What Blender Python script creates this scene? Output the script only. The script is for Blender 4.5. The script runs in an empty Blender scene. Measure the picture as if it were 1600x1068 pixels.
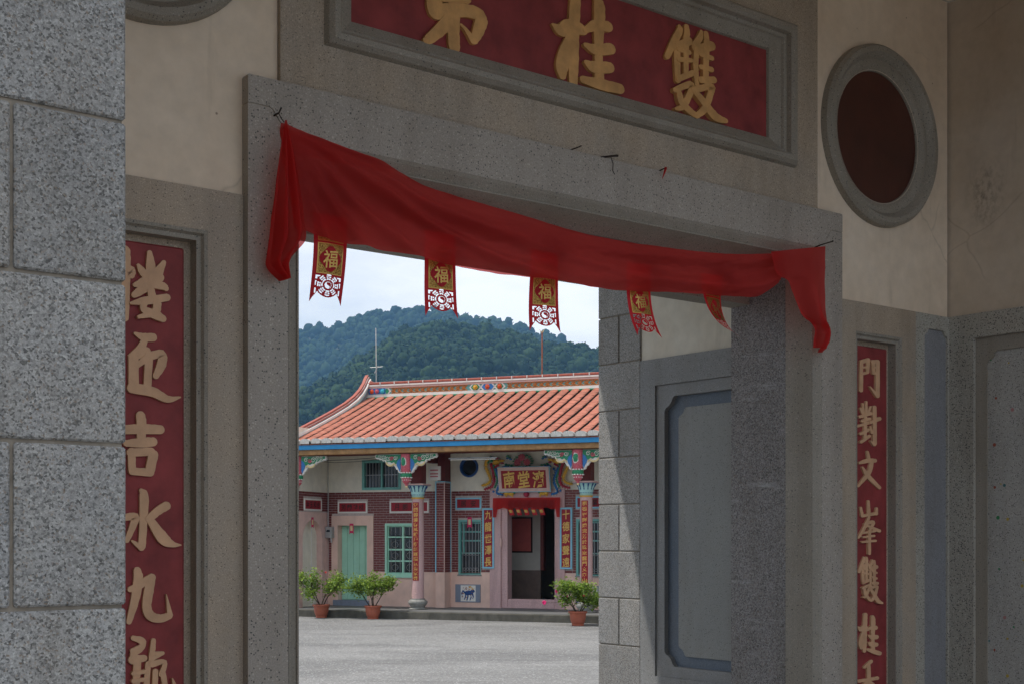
import bpy, bmesh, math, random
from mathutils import Vector, Matrix, noise as mnoise
from mathutils.geometry import tessellate_polygon
import numpy as np

# ------------------------------------------------------------------ camera, sky, sun, exposure
sc = bpy.context.scene
R = math.radians
EYE = 1.70
cam_d = bpy.data.cameras.new('camera'); cam = bpy.data.objects.new('camera', cam_d)
sc.collection.objects.link(cam); sc.camera = cam
cam.location = (0, 0, EYE); cam.rotation_euler = (R(90), 0, 0)
cam_d.sensor_width = 36; cam_d.lens = 36 * 2080 / 1600
cam_d.shift_y = (841 - 534) / 1600
cam_d.clip_start = 0.05; cam_d.clip_end = 20000

GATE_A = Vector((-0.97699, 4.85, 0)); GATE_ROT = math.atan2(.6174, .7866)
HALL_K = Vector((0.26214, 27.26291, 0)); HALL_ROT = R(-20.7)

# the sun stands over the court, left of the view, high
gdir = Vector((.7866, .6174, 0)); ddir = Vector((-.6174, .7866, 0))
sunv = (ddir * 1.0 - gdir * 1.5 + Vector((0, 0, 3.5))).normalized()      # towards the sun
sun_el = math.asin(sunv.z); sun_az = math.atan2(sunv.x, sunv.y)
sun_d = bpy.data.lights.new('sun', 'SUN'); sun = bpy.data.objects.new('sun', sun_d)
sc.collection.objects.link(sun); sun.location = (0, 0, 60)
sun.rotation_euler = sunv.to_track_quat('Z', 'Y').to_euler()
sun_d.energy = 3.6; sun_d.angle = R(0.8); sun_d.color = (1.0, .96, .90)

world = bpy.data.worlds.new('World'); sc.world = world; world.use_nodes = True
wn = world.node_tree; wn.nodes.clear()
def WN(t, **k):
    n = wn.nodes.new(t)
    for a, b in k.items(): setattr(n, a, b)
    return n
w_out = WN('ShaderNodeOutputWorld'); w_bg = WN('ShaderNodeBackground'); w_bg.inputs['Strength'].default_value = 0.125
w_sky = WN('ShaderNodeTexSky', sky_type='NISHITA', sun_disc=False, sun_elevation=sun_el, sun_rotation=sun_az, air_density=1.0, dust_density=1.5, ozone_density=1.5)
w_tc = WN('ShaderNodeTexCoord'); w_map = WN('ShaderNodeMapping'); w_map.inputs['Scale'].default_value = (1, 1, 2.6)
w_no = WN('ShaderNodeTexNoise'); w_no.inputs['Scale'].default_value = 3.2; w_no.inputs['Detail'].default_value = 7; w_no.inputs['Roughness'].default_value = .55
w_rp = WN('ShaderNodeValToRGB'); w_rp.color_ramp.elements[0].position = .36; w_rp.color_ramp.elements[1].position = .66
w_rp.color_ramp.elements[0].color = (.38, .38, .38, 1); w_rp.color_ramp.elements[1].color = (.95, .95, .95, 1)
w_mx = WN('ShaderNodeMix', data_type='RGBA'); w_mx.inputs[7].default_value = (10.1, 10.1, 10.1, 1)
L = wn.links.new
L(w_tc.outputs['Generated'], w_map.inputs['Vector']); L(w_map.outputs['Vector'], w_no.inputs['Vector'])
L(w_no.outputs['Fac'], w_rp.inputs['Fac']); L(w_rp.outputs['Color'], w_mx.inputs[0]); L(w_sky.outputs['Color'], w_mx.inputs[6])
L(w_mx.outputs[2], w_bg.inputs['Color']); L(w_bg.outputs['Background'], w_out.inputs['Surface'])

sc.view_settings.view_transform = 'Standard'; sc.view_settings.look = 'None'
sc.view_settings.exposure = 0.0; sc.view_settings.gamma = 1.0; sc.view_settings.use_curve_mapping = False
sc.render.engine = 'CYCLES'
sc.cycles.use_denoising = True
sc.cycles.use_adaptive_sampling = True; sc.cycles.adaptive_threshold = .015
sc.cycles.max_bounces = 7; sc.cycles.diffuse_bounces = 4; sc.cycles.transparent_max_bounces = 12
sc.cycles.volume_bounces = 1
sc.cycles.sample_clamp_indirect = 6

rnd = random.Random(7)
COL = sc.collection

# ------------------------------------------------------------------ material helpers
def lin(c):
    return tuple(((x / 12.92) if x <= .04045 else ((x + .055) / 1.055) ** 2.4) for x in c)
class Mat:
    def __init__(s, name, rough=.8, spec=.3, metal=0.):
        s.m = bpy.data.materials.new(name); s.m.use_nodes = True; s.nt = s.m.node_tree; s.nt.nodes.clear()
        s.out = s.nt.nodes.new('ShaderNodeOutputMaterial'); s.b = s.nt.nodes.new('ShaderNodeBsdfPrincipled')
        s.nt.links.new(s.b.outputs[0], s.out.inputs['Surface'])
        s.b.inputs['Roughness'].default_value = rough; s.b.inputs['Specular IOR Level'].default_value = spec; s.b.inputs['Metallic'].default_value = metal
        s.tc = s.nt.nodes.new('ShaderNodeTexCoord'); s.co = s.tc.outputs['Object']
    def N(s, t, **k):
        n = s.nt.nodes.new(t)
        for a, b in k.items(): setattr(n, a, b)
        return n
    def set(s, sock, v):
        if isinstance(v, bpy.types.NodeSocket): s.nt.links.new(v, sock)
        elif isinstance(v, (tuple, list)) and sock.type == 'RGBA': sock.default_value = tuple(v)[:3] + (1,)
        else: sock.default_value = v
    def mapping(s, scale=(1, 1, 1), rot=(0, 0, 0), src=None):
        n = s.N('ShaderNodeMapping'); s.set(n.inputs['Vector'], src or s.co); n.inputs['Scale'].default_value = scale; n.inputs['Rotation'].default_value = rot
        return n.outputs[0]
    def noise(s, scale, detail=4, rough=.55, vec=None, dist=0.):
        n = s.N('ShaderNodeTexNoise'); s.set(n.inputs['Vector'], vec or s.co)
        n.inputs['Scale'].default_value = scale; n.inputs['Detail'].default_value = detail; n.inputs['Roughness'].default_value = rough; n.inputs['Distortion'].default_value = dist
        return n.outputs['Fac']
    def vor(s, scale, feature='F1', vec=None, rnd_=1.):
        n = s.N('ShaderNodeTexVoronoi', feature=feature); s.set(n.inputs['Vector'], vec or s.co); n.inputs['Scale'].default_value = scale; n.inputs['Randomness'].default_value = rnd_
        return n
    def ramp(s, fac, stops, interp='LINEAR'):
        n = s.N('ShaderNodeValToRGB'); n.color_ramp.interpolation = interp; el = n.color_ramp.elements
        while len(el) < len(stops): el.new(.5)
        for e, (p, c) in zip(el, stops):
            e.position = p; e.color = (c, c, c, 1) if isinstance(c, (int, float)) else tuple(c)[:3] + (1,)
        s.set(n.inputs[0], fac); return n.outputs[0]
    def mix(s, fac, a, b, blend='MIX'):
        n = s.N('ShaderNodeMix', data_type='RGBA', blend_type=blend); s.set(n.inputs[0], fac); s.set(n.inputs[6], a); s.set(n.inputs[7], b); return n.outputs[2]
    def math(s, op, a, b=0., c=0.):
        n = s.N('ShaderNodeMath', operation=op); s.set(n.inputs[0], a); s.set(n.inputs[1], b); s.set(n.inputs[2], c); return n.outputs[0]
    def sep(s, col):
        n = s.N('ShaderNodeSeparateXYZ'); s.set(n.inputs[0], col); return n.outputs
    def rand(s):
        return s.N('ShaderNodeObjectInfo').outputs['Random']
    def color(s, v): s.set(s.b.inputs['Base Color'], v); return s
    def rough(s, v): s.set(s.b.inputs['Roughness'], v); return s
    def bump(s, h, strength=.3, dist=.005):
        n = s.N('ShaderNodeBump'); n.inputs['Strength'].default_value = strength; n.inputs['Distance'].default_value = dist
        s.set(n.inputs['Height'], h); s.set(s.b.inputs['Normal'], n.outputs[0]); return s

def terrazzo(name, base, tint, scale=110, dark=.16, light=.12, chip=(.03, .03, .032), pale=None, colours=False, patch=1.6, rough=.55, grit=.25, streak=.0, dense=False):
    """cement stone with chips: a mottled ground, dark and pale grains of uneven size, slow grime runs"""
    m = Mat(name, rough, .3)
    if dense:       # no two blocks cut from the same piece
        ad = m.N('ShaderNodeVectorMath', operation='ADD'); m.set(ad.inputs[0], m.co); cb = m.N('ShaderNodeCombineXYZ'); q_ = m.math('MULTIPLY', m.rand(), 41.); m.set(cb.inputs[0], q_); m.set(cb.inputs[2], q_); m.set(ad.inputs[1], cb.outputs[0]); m.co = ad.outputs[0]
    fine = m.noise(scale * 1.6, 2, .65)
    c = m.mix(m.ramp(m.noise(patch, 3, .6), [(.34, 0.), (.68, 1.)]), base, tint)
    c = m.mix(1., c, m.ramp(fine, [(.32, 1 - grit * 1.3), (.68, 1 + grit)]), 'MULTIPLY')
    wob = m.N('ShaderNodeVectorMath', operation='MULTIPLY_ADD'); nz = m.N('ShaderNodeTexNoise'); m.set(nz.inputs['Vector'], m.co); nz.inputs['Scale'].default_value = scale * .9; nz.inputs['Detail'].default_value = 1
    m.set(wob.inputs[0], nz.outputs['Color']); k = .9 / scale; wob.inputs[1].default_value = (k, k, k); m.set(wob.inputs[2], m.co)
    v = m.vor(scale, vec=wob.outputs[0]); rr = m.sep(v.outputs['Color'])
    if dense:       # granite look: every grain its own grey
        g = m.ramp(rr[0], [(.0, .32), (.14, .52), (.36, .88), (.70, 1.0), (.90, 1.10), (1., 1.32)])
        c = m.mix(1., c, g, 'MULTIPLY'); v3 = m.vor(scale * .52, vec=wob.outputs[0]); c = m.mix(1., c, m.ramp(m.sep(v3.outputs['Color'])[0], [(.0, .70), (.3, .95), (1., 1.06)]), 'MULTIPLY')
        c = m.mix(m.math('MULTIPLY', m.math('GREATER_THAN', rr[1], .94), .4), c, (.24, .15, .08)); c = m.mix(1., c, m.ramp(m.rand(), [(0., .88), (1., 1.10)]), 'MULTIPLY')
    else:
        size = m.math('MULTIPLY_ADD', rr[1], .30, .16)
        inside = m.math('LESS_THAN', v.outputs['Distance'], size)
        dk = m.math('MULTIPLY', m.math('LESS_THAN', rr[0], dark), inside); lt = m.math('MULTIPLY', m.math('GREATER_THAN', rr[0], 1 - light), inside)
        c = m.mix(m.math('MULTIPLY', dk, .85), c, chip); c = m.mix(m.math('MULTIPLY', lt, .6), c, pale or tuple(min(1, x * 1.6) for x in base))
    if colours:
        v2 = m.vor(22, vec=m.mapping((0, 1, 1))); r2 = m.sep(v2.outputs['Color']); ins2 = m.math('LESS_THAN', v2.outputs['Distance'], m.math('MULTIPLY_ADD', r2[2], .14, .10))
        pick = m.math('MULTIPLY', m.math('LESS_THAN', r2[0], .40), ins2)
        cc = m.ramp(r2[1], [(.0, (.30, .06, .03)), (.35, (.45, .33, .05)), (.6, (.03, .22, .09)), (.8, (.42, .20, .20)), (.9, (.04, .15, .16))], 'CONSTANT')
        c = m.mix(pick, c, cc)
    if streak:
        st = m.ramp(m.noise(2.2, 4, .7, m.mapping((1, .8, 7))), [(.60, 0.), (.74, streak)])
        c = m.mix(st, c, (.50, .51, .51))
    g = m.ramp(m.noise(2.2, 3, .65, m.mapping((2.2, 2.2, .35))), [(.45, 0.), (.8, .35)])
    c = m.mix(g, c, (.12, .095, .065))
    m.color(c); m.bump(m.math('ADD', fine, v.outputs['Distance']), .3, .002)
    return m.m

def plain(name, col, rough=.6, spec=.3, var=.12, scale=6., bump=.0, metal=0., dirt=None, bscale=60.):
    m = Mat(name, rough, spec, metal)
    n = m.noise(scale, 5, .6)
    c = m.mix(1., col, m.ramp(n, [(.3, 1 - var), (.7, 1 + var)]), 'MULTIPLY')
    if dirt:
        d = m.ramp(m.noise(scale * .7, 6, .65, m.mapping((1.6, 1.6, .5))), [(.5, 0.), (.8, dirt)])
        c = m.mix(d, c, tuple(x * .35 for x in col))
    m.color(c)
    if bump: m.bump(m.noise(bscale, 4, .6), bump, .004)
    return m.m

MT = {}
# gate stones
MT['granite'] = terrazzo('granite_grey', (.31, .31, .305), (.345, .335, .315), 270, patch=3, grit=.16, rough=.75, dense=True)
MT['frame'] = terrazzo('terrazzo_grey', (.385, .345, .30), (.35, .31, .268), 115, .17, .16, (.05, .05, .05), grit=.16)
MT['tan'] = terrazzo('terrazzo_tan', (.42, .335, .25), (.37, .315, .255), 150, .16, .18, (.10, .08, .06), grit=.20, patch=3.)
MT['mould'] = terrazzo('terrazzo_mould', (.315, .285, .24), (.275, .245, .20), 140, .12, .10, (.05, .05, .05), grit=.18)
MT['speck'] = terrazzo('terrazzo_speckled', (.40, .38, .33), (.35, .325, .28), 115, .38, .15, (.04, .04, .04), grit=.16)
MT['bluegrey'] = terrazzo('terrazzo_bluegrey', (.23, .27, .345), (.20, .235, .305), 150, .12, .10, (.10, .11, .12), grit=.2)
MT['chips'] = terrazzo('terrazzo_colour_chips', (.42, .41, .38), (.38, .37, .345), 140, .24, .12, (.07, .07, .07), colours=True, grit=.15)
MT['jamb'] = terrazzo('granite_rough', (.34, .325, .32), (.28, .265, .26), 200, grit=.2, streak=.5, rough=.8, dense=True)
MT['pdado'] = terrazzo('terrazzo_passage', (.25, .25, .245), (.22, .225, .225), 150, .22, .12, (.07, .07, .07), grit=.16)
MT['pblue'] = terrazzo('terrazzo_dark_bluegrey', (.135, .165, .205), (.115, .145, .185), 150, .12, .10, (.07, .08, .09), grit=.2)
MT['greyblue'] = terrazzo('terrazzo_steel_grey', (.26, .262, .275), (.23, .232, .245), 150, .12, .12, (.10, .10, .11), grit=.2)
MT['panel'] = terrazzo('terrazzo_panel', (.27, .275, .26), (.24, .245, .235), 130, .25, .10, (.06, .06, .06), grit=.16)
MT['soffit'] = terrazzo('shade_toned_soffit_stone', (.19, .155, .135), (.15, .12, .105), 140, .1, .1, (.04, .035, .03), grit=.18)  # colour darkened to stand for underside shade that bounce light washes out
MT['mortar'] = plain('mortar', (.30, .26, .21), .9, .1, .25, 30)

def plaster(name, base, stain, ink=None):
    m = Mat(name, .9, .15)
    n = m.noise(1.3, 6, .65); n2 = m.noise(14, 5, .6)
    c = m.mix(m.ramp(n, [(.38, 0.), (.72, .75)]), base, stain)
    c = m.mix(1., c, m.ramp(n2, [(.3, .93), (.7, 1.05)]), 'MULTIPLY')
    run = m.ramp(m.noise(5, 5, .6, m.mapping((2.2, 2.2, .25))), [(.6, 0.), (.78, .35)])
    c = m.mix(run, c, tuple(x * .55 for x in stain))
    ve = m.vor(1.1, 'DISTANCE_TO_EDGE', m.mix(.22, m.co, m.N('ShaderNodeTexNoise').outputs['Color']))
    crack = m.math('MULTIPLY', m.ramp(ve.outputs['Distance'], [(.0, 1.), (.006, 0.)]), m.ramp(m.noise(1.1, 2), [(.5, 0.), (.56, 1.)]))
    c = m.mix(m.math('MULTIPLY', crack, .22), c, (.10, .08, .06))
    sp = m.vor(9.); spot = m.math('MULTIPLY', m.ramp(sp.outputs['Distance'], [(.03, 1.), (.06, 0.)]), m.math('LESS_THAN', m.sep(sp.outputs['Color'])[0], .35))
    c = m.mix(m.math('MULTIPLY', spot, .7), c, (.12, .07, .04))
    if ink:      # a worn patch of black mould at one place
        px = m.sep(m.co); d = m.N('ShaderNodeVectorMath', operation='DISTANCE'); m.set(d.inputs[0], m.mapping((1, 1, .62))); d.inputs[1].default_value = (ink[0], ink[1], ink[2] * .62)
        near = m.ramp(d.outputs['Value'], [(.0, 1.), (.09, .45), (.14, 0.)])
        msk = m.math('MULTIPLY', near, m.ramp(m.noise(26, 6, .75, m.mapping((1, 1, .8))), [(.45, 0.), (.72, .8)]))
        c = m.mix(msk, c, (.03, .03, .03))
    m.color(c); m.bump(m.math('ADD', m.noise(70, 4), m.math('MULTIPLY', crack, -1.)), .2, .003)
    return m.m
MT['plaster'] = plaster('plaster_cream', (.76, .64, .51), (.64, .50, .36))
MT['plaster_in'] = plaster('plaster_passage', (.68, .65, .57), (.58, .49, .37))
MT['plaster_ink'] = plaster('plaster_porch_side', (.60, .51, .41), (.46, .36, .26), (4.418, -.22, 3.62))
MT['redboard'] = plain('red_lacquer', (.25, .040, .040), .6, .3, .25, 7., .15, dirt=.25)
MT['goldpaint'] = plain('ochre_paint', (.60, .32, .115), .5, .4, .25, 9., .15, dirt=.35)
MT['peachpaint'] = plain('peach_paint', (.62, .37, .215), .55, .35, .16, 9., .1, dirt=.25)
MT['iron'] = plain('rusty_iron', (.035, .025, .02), .8, .3, .3, 60)
MT['darkred'] = plain('dark_red_paint', (.075, .022, .015), .28, .5, .35, 3., .1, dirt=.5)
def cloth_mat():
    m = Mat('red_cloth', .85, .15)
    wv = m.math('ADD', m.math('MULTIPLY', m.noise(700, 1), .15), m.noise(16, 4, .6, m.mapping((.35, 1, 1.4), (0, R(18), 0))))
    c = m.mix(m.ramp(m.noise(4, 3), [(.3, 0.), (.7, 1.)]), (.56, .050, .046), (.48, .038, .038))
    c = m.mix(1., c, m.ramp(m.noise(420, 2, .6, m.mapping((3, 1, .4))), [(.3, .90), (.7, 1.08)]), 'MULTIPLY'); m.color(c); m.bump(wv, .35, .012)
    tr = m.N('ShaderNodeBsdfTranslucent'); m.set(tr.inputs[0], (.85, .09, .08)); tp = m.N('ShaderNodeBsdfTransparent'); tp.inputs[0].default_value = (1., .30, .28, 1)
    a = m.N('ShaderNodeMixShader'); a.inputs[0].default_value = .50; b = m.N('ShaderNodeMixShader'); b.inputs[0].default_value = .33
    l = m.nt.links.new; l(m.b.outputs[0], a.inputs[1]); l(tr.outputs[0], a.inputs[2]); l(a.outputs[0], b.inputs[1]); l(tp.outputs[0], b.inputs[2]); l(b.outputs[0], m.out.inputs[0])
    return m.m
MT['cloth'] = cloth_mat()
def paper_mat():
    m = Mat('red_paper', .6, .3); m.color((.55, .02, .03))
    tr = m.N('ShaderNodeBsdfTranslucent'); tr.inputs[0].default_value = (.7, .02, .03, 1); a = m.N('ShaderNodeMixShader'); a.inputs[0].default_value = .35
    l = m.nt.links.new; l(m.b.outputs[0], a.inputs[1]); l(tr.outputs[0], a.inputs[2]); l(a.outputs[0], m.out.inputs[0]); return m.m
MT['paper'] = paper_mat()
m = Mat('gold_foil', .36, .5, .75); m.color(m.mix(m.ramp(m.noise(240, 4, .7), [(.42, 0.), (.58, 1.)]), (.20, .09, .02), (.58, .36, .09))); m.bump(m.noise(260, 4, .7), .8, .003); MT['foil'] = m.m
m = Mat('gold_foil_bright', .3, .5, .7); m.color((.50, .29, .075)); MT['foil2'] = m.m

# ------------------------------------------------------------------ geometry helpers
class MB:
    def __init__(s): s.v = []; s.f = []; s.mi = []; s.cur = 0
    def add(s, vs, fs):
        o = len(s.v); s.v += [tuple(p) for p in vs]; s.f += [tuple(i + o for i in f) for f in fs]; s.mi += [s.cur] * len(fs); return s
    def box(s, x0, x1, y0, y1, z0, z1):
        return s.add([(x0, y0, z0), (x1, y0, z0), (x1, y1, z0), (x0, y1, z0), (x0, y0, z1), (x1, y0, z1), (x1, y1, z1), (x0, y1, z1)],
                     [(0, 3, 2, 1), (4, 5, 6, 7), (0, 1, 5, 4), (1, 2, 6, 5), (2, 3, 7, 6), (3, 0, 4, 7)])
    def bbox(s, x0, x1, y0, y1, z0, z1, b=.006):
        """box with chamfered edges"""
        bm = bmesh.new(); bmesh.ops.create_cube(bm, size=1.)
        for v in bm.verts: v.co = Vector(((x0 + x1) / 2 + v.co.x * (x1 - x0), (y0 + y1) / 2 + v.co.y * (y1 - y0), (z0 + z1) / 2 + v.co.z * (z1 - z0)))
        bmesh.ops.bevel(bm, geom=bm.edges[:], offset=b, segments=1, affect='EDGES', profile=.5)
        return s.bm(bm)
    def bm(s, bm, mtx=None):
        bm.verts.ensure_lookup_table(); bm.verts.index_update()
        s.add([(mtx @ v.co) if mtx else v.co.copy() for v in bm.verts], [[v.index for v in f.verts] for f in bm.faces]); bm.free(); return s
    def tube(s, pts, r, n=6, cap=True):
        pts = [Vector(p) for p in pts]; rs = r if isinstance(r, (list, tuple)) else [r] * len(pts)
        vs = []; fs = []; up = Vector((0, 0, 1))
        for i, p in enumerate(pts):
            d = (pts[min(i + 1, len(pts) - 1)] - pts[max(i - 1, 0)]).normalized()
            a = d.cross(up); a = a.normalized() if a.length > 1e-3 else Vector((1, 0, 0)); b = d.cross(a).normalized()
            for k in range(n):
                t = 2 * math.pi * k / n; vs.append(p + a * math.cos(t) * rs[i] + b * math.sin(t) * rs[i])
        for i in range(len(pts) - 1):
            for k in range(n): fs.append((i * n + k, i * n + (k + 1) % n, (i + 1) * n + (k + 1) % n, (i + 1) * n + k))
        if cap: fs.append(tuple(range(n - 1, -1, -1))); fs.append(tuple((len(pts) - 1) * n + k for k in range(n)))
        return s.add(vs, fs)
    def lathe(s, prof, c=(0, 0, 0), n=20, cap=True):
        vs = []; fs = []
        for r, z in prof:
            for k in range(n): t = 2 * math.pi * k / n; vs.append((c[0] + r * math.cos(t), c[1] + r * math.sin(t), c[2] + z))
        for i in range(len(prof) - 1):
            for k in range(n): fs.append((i * n + k, i * n + (k + 1) % n, (i + 1) * n + (k + 1) % n, (i + 1) * n + k))
        if cap: fs.append(tuple(range(n - 1, -1, -1))); fs.append(tuple((len(prof) - 1) * n + k for k in range(n)))
        return s.add(vs, fs)
    def prism(s, outer, y0, y1, holes=(), fn=None):
        """polygon (x, z) pushed from y0 to y1, holes allowed; fn maps (x, y, z)"""
        loops = [list(outer)] + [list(h) for h in holes]; fn = fn or (lambda x, y, z: (x, y, z))
        flat = [p for l in loops for p in l]; n = len(flat)
        tri = tessellate_polygon([[Vector((x, z, 0)) for x, z in l] for l in loops])
        vs = [fn(x, y0, z) for x, z in flat] + [fn(x, y1, z) for x, z in flat]; fs = []
        for t in tri: fs.append(tuple(t)); fs.append(tuple(i + n for i in reversed(t)))
        o = 0
        for l in loops:
            k = len(l)
            for i in range(k): a, b = o + i, o + (i + 1) % k; fs.append((a, b, b + n, a + n))
            o += k
        return s.add(vs, fs)
    def sheet(s, P):
        """grid of points"""
        h = len(P); w = len(P[0]); vs = [p for r in P for p in r]
        return s.add(vs, [(j * w + i, j * w + i + 1, (j + 1) * w + i + 1, (j + 1) * w + i) for j in range(h - 1) for i in range(w - 1)])
    def ball(s, c, r, sub=2, sq=(1, 1, 1), jit=0.):
        bm = bmesh.new(); bmesh.ops.create_icosphere(bm, subdivisions=sub, radius=1.)
        for v in bm.verts:
            k = 1 + (rnd.uniform(-jit, jit) if jit else 0); v.co = Vector((c[0] + v.co.x * r * sq[0] * k, c[1] + v.co.y * r * sq[1] * k, c[2] + v.co.z * r * sq[2] * k))
        return s.bm(bm)
    def mesh(s, name, mats, smooth=False, fixn=True):
        me = bpy.data.meshes.new(name); me.from_pydata(s.v, [], s.f)
        for mm in (mats if isinstance(mats, (list, tuple)) else [mats]): me.materials.append(MT[mm] if isinstance(mm, str) else mm)
        if any(s.mi): me.polygons.foreach_set('material_index', s.mi)
        if fixn:
            bm = bmesh.new(); bm.from_mesh(me); bmesh.ops.recalc_face_normals(bm, faces=bm.faces); bm.to_mesh(me); bm.free()
        if smooth: me.polygons.foreach_set('use_smooth', [True] * len(me.polygons))
        me.update(); return me
    def build(s, name, mats, parent=None, smooth=False, loc=None, kind=None, label=None, fixn=True, angle=None):
        me = s.mesh(name, mats, smooth, fixn)
        if smooth and angle is not None: me.set_sharp_from_angle(angle=R(angle))
        return link(name, me, parent, loc, kind, label)
def link(name, me, parent=None, loc=None, kind=None, label=None, rot=None):
    o = bpy.data.objects.new(name, me); COL.objects.link(o); o.parent = parent
    if loc: o.location = loc
    if rot: o.rotation_euler = rot
    if kind: o['kind'] = kind
    if label: o['label'] = label
    return o
def thing(name, label, cat, loc=(0, 0, 0), rz=0., group=None):
    o = bpy.data.objects.new(name, None); COL.objects.link(o); o.location = loc; o.rotation_euler = (0, 0, rz); o.empty_display_size = .1
    o['label'] = label; o['category'] = cat
    if group: o['group'] = group
    return o
def tag(o, label, cat, group=None):
    o['label'] = label; o['category'] = cat
    if group: o['group'] = group
    return o
def gate_thing(name, label, cat, u, t, v, group=None):
    """an Empty on the gate; children keep gate coordinates through their own offset"""
    p = GATE_A + gdir.normalized() * u + ddir.normalized() * t
    return thing(name, label, cat, (p.x, p.y, v), GATE_ROT, group)
def hall_thing(name, label, cat, a, b, z, group=None):
    ca, sa = math.cos(HALL_ROT), math.sin(HALL_ROT)
    return thing(name, label, cat, (HALL_K.x + a * ca - b * sa, HALL_K.y + a * sa + b * ca, z), HALL_ROT, group)
def rect(x0, x1, z0, z1): return [(x0, z0), (x1, z0), (x1, z1), (x0, z1)]
def circle(cx, cz, r, n=48): return [(cx + r * math.cos(2 * math.pi * k / n), cz + r * math.sin(2 * math.pi * k / n)) for k in range(n)]
def notched(x0, x1, z0, z1, c=.05, arc=5):
    """rectangle with inward rounded, stepped corners"""
    out = []
    for cx, cz, sx, sz in ((x0, z0, 1, 1), (x1, z0, -1, 1), (x1, z1, -1, -1), (x0, z1, 1, -1)):
        pts = [(cx + sx * c * 1.25, cz), (cx + sx * c, cz + sz * c * .2)] + [(cx + sx * c * math.cos(a) , cz + sz * c * math.sin(a)) for a in [math.pi / 2 * (k + 1) / (arc + 1) for k in range(arc)]] + [(cx + sx * c * .2, cz + sz * c), (cx, cz + sz * c * 1.25)]
        if (sx, sz) in ((1, 1), (-1, -1)): pts = pts[::-1]
        out += pts
    return out
def catmull(pts, n):
    P = [np.array(p, float) for p in pts]; P = [2 * P[0] - P[1]] + P + [2 * P[-1] - P[-2]]; out = []
    for i in range(1, len(P) - 2):
        for k in range(n):
            t = k / n; a, b, c, d = P[i - 1], P[i], P[i + 1], P[i + 2]
            out.append(.5 * (2 * b + (c - a) * t + (2 * a - 5 * b + 4 * c - d) * t * t + (3 * b - a - 3 * c + d) * t ** 3))
    out.append(P[-2]); return out
def interp_curve(pts, n):
    """n+1 points evenly along a smooth curve"""
    c = np.array(catmull(pts, 8)); s = np.r_[0, np.cumsum(np.linalg.norm(np.diff(c, axis=0), axis=1))]
    t = np.linspace(0, s[-1], n + 1); return np.stack([np.interp(t, s, c[:, i]) for i in range(c.shape[1])], 1)
def brush_char(mb, strokes, k, t_front, t_back, off=(0, 0)):
    """carved character: each brush stroke a raised band with rounded ends; fronts differ by a hair so none coincide"""
    for i, st in enumerate(strokes):
        c = catmull([(p[0] / k, p[1], p[2]) for p in st], 5)
        def ext(p, q, sgn):
            d = np.array(p[:2]) - np.array(q[:2]); d /= (np.linalg.norm(d) + 1e-9)
            return [(*(np.array(p[:2]) + d * p[2] * e), max(p[2] * w, .0006)) for e, w in ((.40, .25), (.33, .55), (.18, .85))]
        e0 = ext(c[0], c[1], 1); e1 = ext(c[-1], c[-2], 1)[::-1]
        pts = [tuple(x) for x in e0] + [tuple(x) for x in c] + [tuple(x) for x in e1]
        Lf = []; Rt = []
        for j, p in enumerate(pts):
            a = pts[max(j - 1, 0)]; b = pts[min(j + 1, len(pts) - 1)]
            d = np.array([b[0] - a[0], b[1] - a[1]]); d /= (np.linalg.norm(d) + 1e-9); nrm = np.array([-d[1], d[0]]) * p[2] / 2
            jt = 1 + .05 * math.sin(j * 2.3 + i)
            Lf.append(((p[0] + nrm[0] * jt) * k, p[1] + nrm[1] * jt)); Rt.append(((p[0] - nrm[0]) * k, p[1] - nrm[1]))
        n = len(pts); tf = t_front - .0005 * i; vs = []
        for tt in (tf, t_back):
            vs += [(x - off[0], tt, z - off[1]) for x, z in Lf] + [(x - off[0], tt, z - off[1]) for x, z in Rt]
        fs = []
        for j in range(n - 1):
            fs.append((j, j + 1, n + j + 1, n + j)); fs.append((j, 2 * n + j, 2 * n + j + 1, j + 1)); fs.append((n + j, n + j + 1, 3 * n + j + 1, 3 * n + j))
        fs.append((0, n, 3 * n, 2 * n)); fs.append((n - 1, 2 * n - 1 + 0, 4 * n - 1, 3 * n - 1))
        mb.add(vs, fs)
    return mb
_glyph = {}
def glyph(ch, weight=.02):
    """flat outline faces of one written character, centred in a unit box, slanted like brush script"""
    key = (ch, weight)
    if key not in _glyph:
        cu = bpy.data.curves.new('glyph', 'FONT'); cu.body = ch; cu.size = 1.; cu.resolution_u = 2; cu.offset = weight
        ob = bpy.data.objects.new('glyph', cu); COL.objects.link(ob)
        dg = bpy.context.evaluated_depsgraph_get(); me = bpy.data.meshes.new_from_object(ob.evaluated_get(dg))
        vs = np.array([v.co[:2] for v in me.vertices]) if len(me.vertices) else np.zeros((0, 2)); fs = [tuple(p.vertices) for p in me.polygons]
        bpy.data.objects.remove(ob); bpy.data.curves.remove(cu); bpy.data.meshes.remove(me)
        if len(vs):
            mn, mx = vs.min(0), vs.max(0); vs = (vs - (mn + mx) / 2) / max(mx - mn); vs[:, 1] += .10 * vs[:, 0]
        _glyph[key] = (vs, fs)
    return _glyph[key]
def put_glyph(mb, ch, x, y, z, w, h, weight=.03):
    vs, fs = glyph(ch, weight); return mb.add([(x + p[0] * w, y, z + p[1] * h) for p in vs], fs)
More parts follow.
